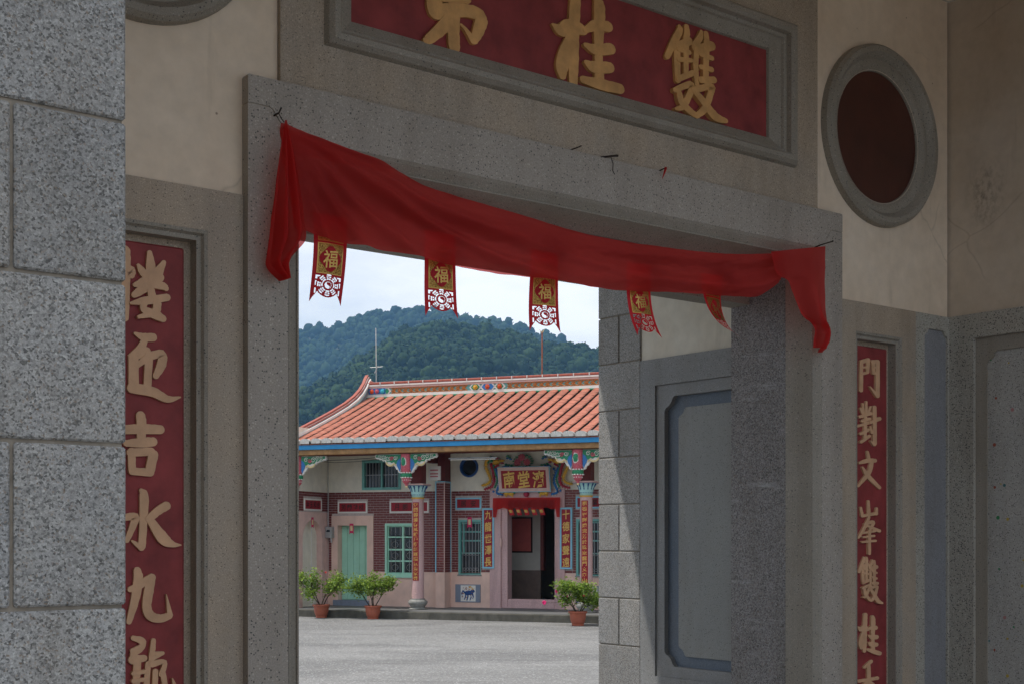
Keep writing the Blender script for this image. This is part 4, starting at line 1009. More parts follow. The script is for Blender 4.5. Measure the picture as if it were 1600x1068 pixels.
# what the open door shows
H(MB().box(-2.4, -.93, 3.6, 3.7, ZP, .97), 'room_dado', 'roomdado'); H(MB().box(-2.4, -.93, 3.605, 3.7, .97, 3.6), 'room_wall', 'room'); H(MB().box(-.93, -.85, 3.58, 3.75, .97, 3.6), 'room_pier', 'brick')
H(MB().box(-1.2, .9, 5.2, 5.25, 2.35, 2.6), 'inner_lintel', 'room'); H(MB().box(-1.2, .9, 5.2, 5.25, ZP, .35), 'inner_step', 'porchfloor')
pf = hall_thing('framed_picture', 'red framed sheet hanging on the wall inside the open doorway', 'picture', -1.40, 3.59, 1.38)
MB().prism(rect(-.27, .27, 0, .83), 0, .014, [rect(-.235, .235, .035, .795)]).build('frame', 'ink', pf); MB().box(-.236, .236, .006, .013, .034, .796).build('sheet', 'vermilion_sheet', pf)

# ---- little signs, couplets and name board
def small_sign(label, a, b, z0, z1, y, chars, frame, axis='x'):
    o = hall_thing('lintel_sign', label, 'sign', (a + b) / 2 if axis == 'x' else A0 + .005, y if axis == 'x' else (a + b) / 2, z0, 'small red sign panels along the brick front')
    if axis == 'y': o.rotation_euler = (0, 0, HALL_ROT + math.pi / 2)
    w = b - a; h = z1 - z0; f = .035
    MB().prism(rect(-w / 2, w / 2, 0, h), -.012, .02, [rect(-w / 2 + f, w / 2 - f, f, h - f)]).build('frame', frame, o); MB().box(-w / 2 + f, w / 2 - f, -.004, .02, f, h - f).build('panel', 'signred', o)
    n = len(chars)
    for k, ch in enumerate(chars): put_glyph(MB(), ch, -w / 2 + f + .04 + (w - 2 * f - .08) * (k + .5) / n, -.0055, h / 2, .13, .14, .012).build('character', 'ink', o, fixn=False)
small_sign('red panel with four dark characters in a white frame over the mint door', -5.32, -4.56, 2.295, 2.565, B1, '芳蘭發桂', 'white')
small_sign('red panel with four dark characters in a white frame over the casement window', -3.987, -3.01, 2.295, 2.565, B1, '月朗風清', 'white')
small_sign('red panel with two dark characters in a blue frame over the barred window', -2.435, -1.811, 2.363, 2.628, B2, '居安', 'skyblue')
small_sign('red panel in a blue frame half hidden by the pink column', .42, 1.04, 2.363, 2.628, B2, '樂業', 'skyblue')
small_sign('red panel with four dark characters in a white frame above the arched way', .76, 1.56, 2.345, 2.615, 0, '金玉和合', 'white', 'y')
def hall_couplet(label, a, text):
    o = hall_thing('door_couplet', label, 'couplet board', a, B2 - .045, 1.04, 'couplets beside the hall door'); w = .139; h = 1.345
    MB().prism(rect(-w, w, 0, h), -.012, .02, [rect(-w + .036, w - .036, .036, h - .036)]).build('frame', 'skyblue', o); MB().box(-w + .036, w - .036, -.004, .02, .036, h - .036).build('panel', 'signred', o)
    for k, ch in enumerate(text): put_glyph(MB(), ch, 0, -.007, h - .15 - k * .262, .165, .21, .016).build('character', 'signgold', o, fixn=False)
hall_couplet('blue framed couplet whose five gold characters begin with nine dragons', -1.625, '九龍世澤長')
hall_couplet('blue framed couplet whose five gold characters begin with ten virtues', .207, '十德家聲遠')
nb = hall_thing('name_board', 'red name board with three gold characters over the hall door', 'name board', -.70, B2 - .16, 2.745)
tilt = lambda x, y, z: (x, y - z * .20, z)
MB().prism(rect(-.61, .58, 0, .53), -.02, .03, [rect(-.54, .51, .07, .46)], fn=tilt).build('frame', 'lightpink', nb); MB().prism(rect(-.625, .595, -.014, .544), .0, .028, [rect(-.60, .57, .012, .52)], fn=tilt).build('trim', 'skyblue', nb)
MB().prism(rect(-.55, .52, .06, .47), -.004, .02, fn=tilt).build('board', 'signred', nb)
for k, ch in enumerate('南堂濟'):
    vs, fs = glyph(ch, .022); MB().add([tilt(-.36 + k * .345 + p[0] * .28, -.010, .265 + p[1] * .36) for p in vs], fs).build('character', 'signgold', nb, fixn=False)

# ---- carved dragons, peonies and lions round the name board
def DA(X, Y): return (-1.989 + X * .002117, 3.84 - Y * .00197)
def dragon(sgn):
    cx = -.70; o = hall_thing('dragon_carving', 'painted dragon carving beside the name board towards the round porch window' if sgn > 0 else 'painted dragon carving beside the name board towards the potted rose', 'carving', cx - sgn * .80, B2 - .06, 2.80, 'dragon carvings')
    def pt(X, Y, y):
        a, z = DA(X, Y); da = a - cx + .80; return (da * sgn, y, z - 2.80)
    def curve(pts, r, y, mat, name, spikes=None):
        c = interp_curve([pt(X, Y, y) for X, Y in pts], 26); n = len(c); mb = MB().tube([tuple(p) for p in c], [r * (1 - .45 * k / n) for k in range(n)], 7); ob = mb.build(name, mat, o, smooth=True)
        if spikes:
            s = MB()
            for k in range(1, n - 1):
                d = c[k + 1] - c[k - 1]; d /= np.linalg.norm(d); nn = np.array([-d[2], 0, d[0]]) * (1 if k % 2 else -1)
                s.ball(tuple(c[k] + nn * r * .95), r * .42, 1)
            s.build('scales', spikes, o, kind='stuff')
    curve([(175, 170), (150, 260), (180, 340), (205, 420), (165, 465), (105, 480)], .042, -.02, 'yellow', 'yellow_body', 'cream')
    curve([(205, 230), (235, 320), (243, 410), (222, 490), (130, 525)], .036, -.015, 'crimson', 'crimson_body', 'rose')
    curve([(235, 250), (255, 330), (280, 420), (250, 510)], .032, -.01, 'green', 'green_body', 'white')
    curve([(255, 290), (285, 360), (310, 450), (270, 560), (340, 590)], .040, .0, 'blue', 'blue_body', 'white')
    mb = MB()
    for k in range(22):
        X, Y = rnd.uniform(225, 320), rnd.uniform(280, 570); mb.ball(pt(X, Y, .02), .030, 1, (1, .5, 1), .2)
    mb.build('clouds', 'blue', o, kind='stuff')
    mb = MB(); mb.ball(pt(275, 220, -.05), .075, 2, (1.2, .8, .8), .18); mb.ball(pt(340, 205, -.06), .045, 2, (1.5, .8, .7), .15); mb.tube([pt(245, 190, -.05), pt(215, 165, -.06), pt(160, 175, -.04)], [.02, .018, .006], 6); mb.build('head', 'yellow', o)
    mb = MB(); mb.ball(pt(345, 232, -.06), .035, 1, (1.5, .7, .6), .1).build('lip', 'crimson', o); mb = MB(); mb.ball(pt(290, 175, -.07), .03, 1, jit=.2).build('crest', 'crimson', o); mb = MB(); mb.tube([pt(300, 250, -.04), pt(250, 285, -.05)], [.03, .012], 6); mb.build('jaw', 'crimson', o)
    mb = MB()
    for X, Y in ((190, 180), (215, 205), (180, 215), (230, 175), (205, 160)): mb.ball(pt(X, Y, -.03), .035, 1, (1, .6, 1), .25)
    for X, Y in ((395, 150), (420, 170), (380, 250), (410, 255), (440, 262)): mb.ball(pt(X, Y, -.02), .036, 1, (1.2, .5, .7), .25)
    mb.build('mane', 'green', o, kind='stuff'); mb = MB()
    for X, Y in ((400, 175), (430, 190), (370, 268), (400, 272), (350, 275)): mb.ball(pt(X, Y, -.025), .034, 1, (1.2, .5, .7), .2)
    mb.build('waves', 'blue', o, kind='stuff')
dragon(1); dragon(-1)
po = hall_thing('peony_carving', 'cluster of three carved red peonies above the name board', 'carving', -.79, B2 - .09, 3.33)
for q, (x, z) in enumerate(((0, .17), (-.10, .06), (.12, .06))):
    mb = MB()
    for r_, n_, s_ in ((.062, 9, .024), (.036, 7, .020), (.012, 4, .016)):
        for k in range(n_): t = 2 * math.pi * k / n_ + r_ * 30; mb.ball((x + r_ * math.cos(t), -.05 - (.08 - r_) * .5, z + r_ * math.sin(t)), s_, 1, (1, .7, 1), .12)
    mb.build('flower', 'rose', po)
mb = MB()
for k in range(16):
    t = 2 * math.pi * k / 16; mb.ball((.21 * math.cos(t) + .01, 0, .09 + .13 * math.sin(t)), .032, 1, (1.3, .4, .6), .3)
mb.build('leaves', 'green', po)
for s in (-1, 1):
    li = hall_thing('lion_bracket', 'small gilt lion under the name board, %s side' % ('mint door' if s < 0 else 'pink column'), 'carving', -.70 + s * .40, B2 - .08, 2.66, 'gilt lions under the name board'); mb = MB()
    mb.ball((s * .07, -.03, .045), .05, 2, (1, .9, 1), .15); mb.ball((-s * .02, 0, .04), .055, 2, (1.4, .8, .8), .12); mb.tube([(s * .05, -.02, .03), (s * .09, -.02, -.02)], .018, 6); mb.tube([(-s * .06, -.02, .03), (-s * .08, -.02, -.03)], .018, 6); mb.build('body', 'yellow', li)
    mb = MB(); mb.ball((s * .05, -.02, .085), .04, 1, (1.4, .8, .6), .25); mb.ball((-s * .10, 0, .07), .035, 1, (1, .7, 1), .25); mb.build('mane', 'green', li, kind='stuff')
ba = hall_thing('silk_ball', 'dark red ball hanging under the name board', 'ball', -.71, B2 - .07, 2.62); MB().ball((0, 0, .07), .065, 3).build('ball', 'crimson', ba, smooth=True)
# red cloth and tiny charms over the hall door
cl = hall_thing('hall_door_cloth', 'red cloth pinned straight across the hall doorway', 'cloth', -.70, B2 - .06, 2.2); P = []
for j in range(15):
    q = j / 14; P.append([(-.80 + 1.58 * i / 60, -.02 - .014 * math.sin(i * .75) * q - .012 * math.sin(i * .31 + q * 3), .41 - q * (.24 + (.19 if (i < 4 or i > 56) else .02 * math.sin(i * .5)))) for i in range(61)])
MB().sheet(P).build('valance', 'cloth', cl, smooth=True, fixn=False)
for k in range(5):
    x = -.37 + k * .165; ch = hall_thing('small_paper_charm', 'tiny gilt red paper charm under the hall door cloth', 'paper charm', -.70 + x, B2 - .05, 2.38, 'paper charms under the hall door cloth')
    q = .05 * (k - 2) * .3; MB().sheet([[(-.055 + .11 * i / 4 + j * .012 + q, .0 - j * .004, .0 - j * .032 + i * .002) for i in range(5)] for j in range(6)]).build('paper', 'paper', ch, fixn=False)
    MB().sheet([[(-.035 + .07 * i / 2 + j * .012 + q + .006, -.006 - j * .004, -.035 - j * .032) for i in range(3)] for j in range(3)]).build('foil', 'foil', ch, fixn=False)
def door_charm(label, a, y, z, axis='x'):
    o = hall_thing('door_charm', label, 'paper charm', a, y, z, 'single paper charms over doors and windows')
    if axis == 'y': o.rotation_euler = (0, 0, HALL_ROT + math.pi / 2)
    MB().prism([(-.055, 0), (-.045, -.01), (-.035, .02), (.035, .02), (.045, -.01), (.055, 0), (.05, .24), (-.05, .24)], 0, .002).build('paper', 'pinkpaper', o); MB().box(-.03, .03, -.002, -.001, .07, .19).build('print', 'cream', o)
door_charm('pink red paper charm stuck over the mint door', -4.954, B1 - .026, 1.815); door_charm('pink red paper charm stuck over the barred window', -2.09, B2 - .012, 1.95); door_charm('orange red paper charm stuck on the crown of the arched way', A0 + .006, 1.14, 1.95, 'y')
# glazed tile picture under the barred window
for a0, nm in ((-2.435, 'under the barred window'), (.42, 'behind the potted rose')):
    tp = hall_thing('tile_picture', 'glazed tile picture of a beast in a blue border ' + nm, 'tile picture', a0 + .305, B2 - .02, .275, 'glazed tile pictures')
    MB().prism(rect(-.305, .305, 0, .40), 0, .016, [rect(-.175, .19, .02, .38)]).build('border', 'bluegrey', tp); MB().box(-.176, .191, .004, .016, .019, .381).build('tile', 'white', tp)
    mb = MB(); mb.ball((.02, .002, .21), .075, 2, (1.5, .06, .7), .25); mb.ball((.12, .001, .25), .04, 2, (1.2, .1, 1.), .3); mb.tube([(-.06, .0, .20), (-.12, .0, .26), (-.15, .0, .20), (-.13, 0, .12)], [.02, .018, .014, .006], 5)
    for x, z in ((-.07, .08), (-.01, .06), (.07, .07), (.13, .10)): mb.tube([(x * .8 + .01, 0, .19), (x + .01, 0, .12), (x - .015, 0, z - .02)], [.018, .013, .010], 5)
    mb.build('beast', 'navy', tp); mb = MB()
    for k in range(16): mb.ball((rnd.uniform(-.15, .17), -.001, rnd.uniform(.05, .35)), rnd.uniform(.008, .02), 1, (1.4, .15, .7), .3)
    mb.build('flourish', 'rust', tp, kind='stuff'); mb = MB()
    for k in range(9): mb.ball((rnd.uniform(-.05, .17), -.001, rnd.uniform(.28, .36)), rnd.uniform(.008, .018), 1, (.8, .15, 1.4), .3)
    mb.build('flame', 'yellow', tp, kind='stuff')
# meter box with pipes, tube lamp
mt_ = hall_thing('meter_box', 'grey electricity meter with conduit in the porch corner', 'meter', -5.50, B1 - .14, 1.72); MB().bbox(-.06, .10, -.04, .12, 0, .26, .01).build('box', 'metal', mt_); MB().lathe([(.05, 0), (.055, .02), (.04, .05)], (.02, -.02, .14), 12).build('dial', 'darkglass', mt_)
MB().tube([(-.03, .05, .26), (-.03, .05, 2.0)], .012, 6).build('conduit', 'metal', mt_); MB().tube([(.06, .03, 0), (.07, .03, -.10)], .02, 6).build('gland', 'metal', mt_)
fl = hall_thing('tube_lamp', 'unlit tube lamp fixed under the porch beam', 'lamp', -2.0, .75, 3.42); MB().bbox(-.02, 1.10, -.02, .02, 0, .025, .004).build('batten', 'metal', fl); MB().tube([(.02, 0, -.018), (1.06, 0, -.018)], .013, 8).build('tube', 'white', fl)

# ---- porch columns, hanging posts and brackets
col_text = ('堂開錦繡春風暖戶擁煙霞瑞氣清家聲', '祖德更輝煌流芳於珠東龍門文章山')
for q, ca in enumerate((-2.842, 1.018)):
    c = H(MB().lathe([(.132, .0), (.135, .6), (.134, 1.4), (.128, 2.185)], (ca, .95, .396), 26), 'column', 'pinkstone', smooth=True, angle=40, label='round pink column with a red strip of gold characters')
    H(MB().lathe([(.16, 0), (.20, .015), (.15, .05), (.165, .075), (.21, .13), (.215, .17), (.185, .205), (.15, .225), (.155, .242)], (ca, .95, ZP), 26), 'column_base', 'stonegrey', c, smooth=True, angle=50)
    H(MB().lathe([(.135, 0), (.146, .008), (.146, .022), (.135, .03)], (ca, .95, 2.575), 26), 'column_ring', 'yellow', c, smooth=True)
    H(MB().lathe([(.128, .0), (.14, .06), (.155, .14), (.185, .22), (.215, .265)], (ca, .95, 2.605), 26), 'capital', 'capblue', c, smooth=True)
    mb = MB()
    for k in range(12):
        t = 2 * math.pi * k / 12; d = (math.cos(t), math.sin(t)); mb.tube([(ca + d[0] * .205, .95 + d[1] * .205, 2.855), (ca + d[0] * .165, .95 + d[1] * .165, 2.77), (ca + d[0] * .155, .95 + d[1] * .155, 2.73)], [.022, .008, .012], 5)
        for s in (-1, 1):
            t2 = t + s * .13; mb.ball((ca + math.cos(t2) * .143, .95 + math.sin(t2) * .143, 2.66), .010, 1)
    H(mb, 'capital_leaf', 'navy', c)
    H(MB().bbox(ca - .225, ca + .225, .725, 1.175, 2.87, 2.905, .008), 'abacus', 'lightpink', c); H(MB().box(ca - .215, ca + .215, .735, 1.165, 2.862, 2.872), 'abacus_edge', 'navy', c)
    H(MB().box(ca - .13, ca + .13, .84, 1.10, 2.905, 3.56), 'post', 'maroon', c)
    # strip bent to the shaft
    R_ = .1365; P = []
    for j in range(2): P.append([(ca + R_ * math.sin(t), .95 - R_ * math.cos(t), z) for t in [-.54 + 1.12 * k / 10 for k in range(11)] for z in ((.79, 2.50)[j],)])
    st = H(MB().sheet(P), 'couplet_strip', 'signred', c, fixn=False)
    tx = col_text[q]
    for k, ch in enumerate(tx):
        vs, fs = glyph(ch, .010); zc = 2.44 - k * (1.60 / (len(tx) - 1))
        H(MB().add([(ca + (R_ + .0015) * math.sin(.02 + p[0] * .105 / R_), .95 - (R_ + .0015) * math.cos(.02 + p[0] * .105 / R_), zc + p[1] * .092) for p in vs], fs), 'character', 'signgold', c, fixn=False)
def scroll(mb, cx, cz, r, turns, y, w, flip=1, ph=0.):
    pts = []; n = int(turns * 14)
    for k in range(n + 1): t = ph + 2 * math.pi * turns * k / n * flip; q = r * (1 - .78 * k / n); pts.append((cx + q * math.cos(t), y, cz + q * math.sin(t)))
    mb.tube(pts, [w * (1 - .4 * k / n) for k in range(n + 1)], 5)
for pa in (-5.55, -2.884, .997):
    y0 = .45
    hp = H(MB().lathe([(.02, 0), (.035, .02), (.03, .045), (.05, .06), (.085, .10), (.10, .16), (.095, .20), (.108, .22), (.112, .28), (.10, .30), (.105, .33), (.118, .36), (.118, .70)], (pa, y0, 2.832), 22), 'hanging_post', 'rose', smooth=True, angle=40, label='carved red hanging post with green scrolled brackets')
    H(MB().lathe([(.01, 0), (.028, .01), (.03, .05), (.02, .06)], (pa, y0, 2.80), 12), 'finial', 'cream', hp)
    H(MB().lathe([(.112, 0), (.120, .02), (.118, .07), (.112, .085)], (pa, y0, 3.03), 22), 'green_band', 'green', hp, smooth=True)
    mb = MB()
    for k in range(12):
        t = 2 * math.pi * k / 12; mb.ball((pa + .115 * math.cos(t), y0 + .115 * math.sin(t), 3.125), .022, 1, (1, 1, .8)); mb.ball((pa + .112 * math.cos(t + .26), y0 + .112 * math.sin(t + .26), 3.02), .022, 1, (1, 1, .7)); mb.ball((pa + .095 * math.cos(t), y0 + .095 * math.sin(t), 2.965), .012, 1)
    H(mb, 'petals', 'white', hp, kind='stuff')
    H(MB().ball((pa - .015, y0 - .12, 3.36), .06, 2, (.95, .5, 1.6), .12), 'leaf', 'green', hp); H(MB().ball((pa - .015, y0 - .108, 3.36), .066, 2, (.98, .5, 1.62), .15), 'leaf_rim', 'white', hp)
    for s in (-1, 1):
        def shp(pts, k=1.): return [(pa + s * x, 3.50 + z) for x, z in pts]
        edge = [(.11, .03), (.72, .03), (.735, -.03), (.70, -.07), (.66, -.05), (.63, -.09), (.58, -.075), (.545, -.12), (.50, -.10), (.48, -.15), (.44, -.17), (.40, -.215), (.34, -.235), (.29, -.215), (.25, -.25), (.225, -.30), (.19, -.31), (.175, -.36), (.14, -.38), (.12, -.33), (.11, -.30)]
        H(MB().prism(shp(edge), y0 - .035, y0 + .035), 'bracket_edge', 'white', hp)
        inner = [(.115, .02), (.70, .02), (.71, -.03), (.66, -.035), (.62, -.07), (.57, -.055), (.53, -.095), (.48, -.08), (.44, -.14), (.38, -.13), (.33, -.16), (.28, -.14), (.24, -.18), (.20, -.16), (.17, -.10), (.12, -.08)]
        br = H(MB().prism(shp(inner), y0 - .048, y0 - .02), 'bracket', 'green', hp)
        mb = MB()
        for cx, cz, r in ((.62, -.02, .045), (.52, -.03, .05), (.42, -.06, .06), (.24, -.05, .05)): scroll(mb, pa + s * cx, 3.50 + cz, r, 1.4, y0 - .056, .009, s, .6)
        H(mb, 'scroll', 'white', br, kind='stuff')
        mb = MB(); scroll(mb, pa + s * .33, 3.43, .045, 1.3, y0 - .056, .016, -s, .2); H(mb, 'rosette', 'rose', br)
        c_ = interp_curve([(pa + s * .46, y0 - .05, 3.36), (pa + s * .42, y0 - .055, 3.305), (pa + s * .34, y0 - .055, 3.285), (pa + s * .27, y0 - .05, 3.32), (pa + s * .22, y0 - .045, 3.27)], 14)
        H(MB().tube([tuple(p) for p in c_], [.012, .016, .02, .022, .023, .024, .024, .024, .023, .022, .02, .018, .015, .012, .008], 6), 'cream_scroll', 'cream', br)
        H(MB().prism(shp([(.115, -.06), (.18, -.10), (.215, -.18), (.19, -.25), (.165, -.29), (.14, -.35), (.118, -.28)]), y0 - .052, y0 - .02), 'blue_leaf', 'blue', hp)
# ---- eave: beam, fascia, flashing
H(MB().bbox(-6.4, 5.0, .265, .50, 3.548, 3.66, .008), 'eave_beam', 'beam'); H(MB().box(-6.4, 5.0, .215, .26, 3.662, 3.762), 'fascia', 'fascia'); H(MB().box(-6.4, 5.0, .19, .30, 3.764, 3.776), 'flashing', 'tile')
H(MB().box(-6.4, 5.0, .95, 1.10, 3.56, 3.70), 'porch_beam', 'maroon')
for a in (-2.85, 1.02): H(MB().box(a - .07, a + .07, .45, 2.1, 3.40, 3.55), 'cross_beam', 'maroon')
pn = H(MB().box(-2.70, -2.42, 1.20, 1.24, 2.99, 3.30), 'painted_panel', 'white')
for z in (3.06, 3.12, 3.20): H(MB().box(-2.66, -2.47, 1.194, 1.199, z, z + .025), 'panel_stroke', 'rose', pn)
# ---- roof
def roofz(b): s = (b - .25) / 3.75; return 3.86 + 1.34 * (s * .90 + .10 * s * s)
RA0, RA1 = -5.62, 4.6; TW = .265
bs = [.22 + (4.02 - .22) * k / 16 for k in range(17)]
mb = MB(); prof = [(b, roofz(b) - .075) for b in bs]; back = [(8.1 - b, roofz(b) - .075) for b in bs]
outl = prof + back[::-1] + [(8.0, 3.78), (4.05, 5.0), (.30, 3.778)]
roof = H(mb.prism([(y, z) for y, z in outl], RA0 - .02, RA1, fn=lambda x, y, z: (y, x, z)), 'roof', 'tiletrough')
H(MB().prism([(8.1 - b, roofz(b) + .02) for b in bs] + [(4.08, 5.0), (7.9, 3.75)], RA0, RA1, fn=lambda x, y, z: (y, x, z)), 'rear_slope', 'tile', roof)
def row_mesh(seed):
    """one column of overlapping convex tiles, eave to ridge"""
    rr = random.Random(seed); mb = MB(); n = 30; b = .20
    step = (4.02 - .20) / n; wob = rr.uniform(0, 6)
    for k in range(n):
        b0 = b + k * step - .03; b1 = b + (k + 1) * step + .008; j = rr.uniform(-.005, .005); tl = rr.uniform(-.006, .006); w = .108 + rr.uniform(-.004, .004)
        P = []
        for bb, lift in ((b0, .016), (b0 + .001, .026 + j * .5), (b1, .014)):
            z = roofz(bb) - .045 + lift; row = []
            for t in (-1, -.90, -.72, 0, .72, .90, 1):
                 row.append((t * w + j + .006 * math.sin(bb * 2 + wob), bb, z + .045 * (1 - abs(t) ** 5) - .05 * (abs(t) > .99) + tl * t))
            P.append(row)
        mb.sheet(P)
        for q in range(12): mb.mi[-12 + q] = 1 if q % 6 in (0, 5) else 0        # dark edge faces: mortar, with the shadow line between rows painted in
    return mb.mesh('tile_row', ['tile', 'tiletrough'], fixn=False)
rows = [row_mesh(s) for s in range(9)]
capP = [(-.108, -.055), (.108, -.055), (.112, .01), (.09, .038), (.05, .052), (0, .056), (-.05, .052), (-.09, .038), (-.112, .01)]
cap_me = MB().prism(capP, -.035, .10).mesh('end_cap', 'tileend')
k = 0; a = RA0 + .14
while a < RA1:
    link('tile_row', rows[k % 9], roof, (a + rnd.uniform(-.004, .004), 0, 0)); link('end_cap', cap_me, roof, (a + rnd.uniform(-.006, .006), .20, 3.845 + rnd.uniform(-.006, .006)))
    a += TW; k += 1
# ridge
RB = 3.98
rd = H(MB().box(RA0 - .05, RA1, RB, RB + .16, 5.0, 5.54), 'ridge', 'teal')
H(MB().box(RA0 - .02, RA1, RB - .02, RB + .1, 5.19, 5.265), 'ridge_base', 'white', rd); H(MB().box(RA0 - .02, RA1, RB - .06, RB + .1, 5.155, 5.19), 'ridge_foot', 'green', rd)
H(MB().bbox(RA0 - .02, RA1, RB - .03, RB + .1, 5.41, 5.452, .006), 'ridge_band', 'lightpink', rd); H(MB().bbox(RA0 - .02, RA1, RB - .05, RB + .12, 5.456, 5.50, .006), 'ridge_band', 'white', rd)
a = RA0
while a < RA1:
    H(MB().bbox(a + .008, a + .377, RB - .055, RB + .14, 5.503, 5.56, .012), 'ridge_tile', 'redtile', rd); H(MB().box(a - .014, a + .006, RB - .06, RB + .1, 5.501, 5.563), 'ridge_joint', 'white', rd); a += .385
def lattice(a0, a1):
    mb = MB(); n = int(round((a1 - a0) / .16)); w = (a1 - a0) / n
    for k in range(n):
        x = a0 + k * w
        for p, q in (((x, 5.268), (x + w, 5.405)), ((x + w, 5.268), (x, 5.405)), ((x + w / 2, 5.268), (x + w / 2, 5.405)), ((x, 5.336), (x + w * .5, 5.336))):
            mb.tube([(p[0], RB - .012, p[1]), (q[0], RB - .012, q[1])], .013, 4, False)
    mb.box(a0, a1, RB - .02, RB, 5.264, 5.276); mb.box(a0, a1, RB - .02, RB, 5.398, 5.41); H(mb, 'ridge_lattice', 'ridgetan', rd)
lattice(-4.95, -2.93); lattice(-1.90, RA1)
def hexpanel(a0, a1, bg, fl, flc='crimson'):
    zc, h = 5.336, .068; p = [(a0, zc), (a0 + .06, zc - h), (a1 - .06, zc - h), (a1, zc), (a1 - .06, zc + h), (a0 + .06, zc + h)]; q = [(a0 - .045, zc), (a0 + .03, zc - h - .016), (a1 - .03, zc - h - .016), (a1 + .045, zc), (a1 - .03, zc + h + .016), (a0 + .03, zc + h + .016)]
    H(MB().prism(q, RB - .022, RB - .004), 'hexagon_rim', 'white', rd); H(MB().prism(p, RB - .03, RB - .02), 'hexagon', bg, rd)
    for x in fl:
        mb = MB(); mb.ball((x[0], RB - .05, zc), .034, 1, (1, .6, 1))
        for k in range(8): t = 2 * math.pi * k / 8; mb.ball((x[0] + .045 * math.cos(t), RB - .04, zc + .045 * math.sin(t)), .022, 1, (1, .6, 1), .2)
        H(mb, 'ridge_flower', x[1], rd)
MT['vermilion'] = plain('vermilion', (.62, .09, .02), .5); MT['turq'] = plain('turquoise', (.05, .42, .52), .5)
hexpanel(-2.83, -2.60, 'green', [(-2.71, 'yellow')]); hexpanel(-2.55, -2.24, 'blue', [(-2.40, 'vermilion')]); hexpanel(-2.19, -1.99, 'green', [(-2.09, 'vermilion')])
H(MB().box(-5.56, -5.10, RB - .03, RB - .004, 5.266, 5.41), 'ridge_panel', 'blue', rd); hexpanel(-5.13, -5.0, 'green', [])
for x, mt in ((-5.47, 'vermilion'), (-5.33, 'rose'), (-5.18, 'turq')):
    mb = MB(); mb.ball((x, RB - .05, 5.336), .04, 1, (1, .6, 1))
    for k in range(8): t = 2 * math.pi * k / 8; mb.ball((x + .04 * math.cos(t), RB - .045, 5.336 + .04 * math.sin(t)), .022, 1, (1, .6, 1), .25)
    H(mb, 'ridge_flower', mt, rd)
# swept verge on the left gable
vb = [.22, .8, 1.5, 2.2, 2.9, 3.35, 3.65, 3.85, 3.97, 4.05]; vz = [roofz(b) for b in vb]; lift = [.10, .10, .10, .10, .11, .15, .22, .32, .42, .46]
def vstrip(a0, a1, d0, d1, name, mat):
    P = [(b, z + l + d0) for b, z, l in zip(vb, vz, lift)] + [(b, z + l + d1) for b, z, l in zip(vb[::-1], vz[::-1], lift[::-1])]
    return H(MB().prism(P, a0, a1, fn=lambda x, y, z: (y, x, z)), name, mat, roof)
vstrip(-5.70, -5.58, -.30, .0, 'verge', 'greyblue'); vstrip(-5.60, -5.545, -.07, -.015, 'verge_line', 'white'); vstrip(-5.71, -5.60, .002, .035, 'verge_coping', 'white'); vstrip(-5.70, -5.62, .037, .085, 'verge_top', 'redtile')
c = interp_curve([(b, z + l) for b, z, l in zip(vb, vz, lift)], 30)
for k in range(30):
    (b0, z0), (b1, z1) = c[k], c[k + 1]; m0 = .12; vsx = [(b0 + (b1 - b0) * m0, z0 + (z1 - z0) * m0 - .065), (b1, z1 - .065), (b1, z1 - .15), (b0 + (b1 - b0) * m0, z0 + (z1 - z0) * m0 - .15)]
    H(MB().prism(vsx, -5.60, -5.57, fn=lambda x, y, z: (y, x, z)), 'verge_tile', 'capblue', roof)
    if k % 3 == 0:
        (b1, z1) = c[min(k + 3, 30)]; e = .05
        H(MB().prism([(b0 + (b1 - b0) * e, z0 + (z1 - z0) * e + .004), (b1, z1 + .004), (b1, z1 + .034), (b0 + (b1 - b0) * e, z0 + (z1 - z0) * e + .034)], -5.605, -5.588, fn=lambda x, y, z: (y, x, z)), 'verge_brick', 'redtile', roof)
H(MB().bbox(-5.74, -5.56, 3.98, 4.16, 5.2, 5.63, .02), 'ridge_end', 'lightpink', roof); H(MB().bbox(-5.55, -5.50, 3.95, 4.10, 5.50, 5.60, .01), 'ridge_end_tile', 'redtile', roof)

cb_ = hall_thing('porch_cable', 'thin dark cable sagging under the porch eave beside the bracket', 'cable', -5.5, .9, 3.47); MB().tube([(.0, 0, .03), (.5, 0, -.01), (1.1, 0, .0), (1.9, .1, .05)], .006, 5).build('wire', 'iron', cb_); MB().tube([(.0, .05, .0), (.6, .05, -.06), (1.3, .1, -.04), (1.9, .12, .03)], .005, 5).build('wire', 'iron', cb_)
# ---- masts on the roof
an = hall_thing('antenna_mast', 'thin white antenna mast with short cross arms behind the roof ridge end', 'antenna', -5.53, 4.3, 5.45); MB().tube([(0, 0, -.4), (0, 0, .55)], .013, 6).build('mast', 'metal', an); MB().tube([(0, 0, .50), (-.01, 0, 1.50)], .008, 6).build('rod', 'white', an); MB().tube([(-.17, 0, .53), (.17, .02, .54)], .005, 5).build('cross_arm', 'metal', an); MB().tube([(-.02, -.05, .38), (.02, .05, .56)], .01, 5).build('clamp', 'metal', an)
am = hall_thing('antenna_mast', 'thin rusty mast with a forked tip behind the ridge flowers', 'antenna', -1.14, 4.3, 5.45); MB().tube([(0, 0, -.4), (0, 0, 1.16)], .016, 6).build('mast', 'rust', am); mb = MB()
for d in (-1, 1): mb.tube([(0, 0, 1.12), (d * .06, 0, 1.22)], .007, 5)
mb.tube([(0, 0, 1.1), (0, 0, 1.20)], .008, 5).build('fork', 'cream', am)

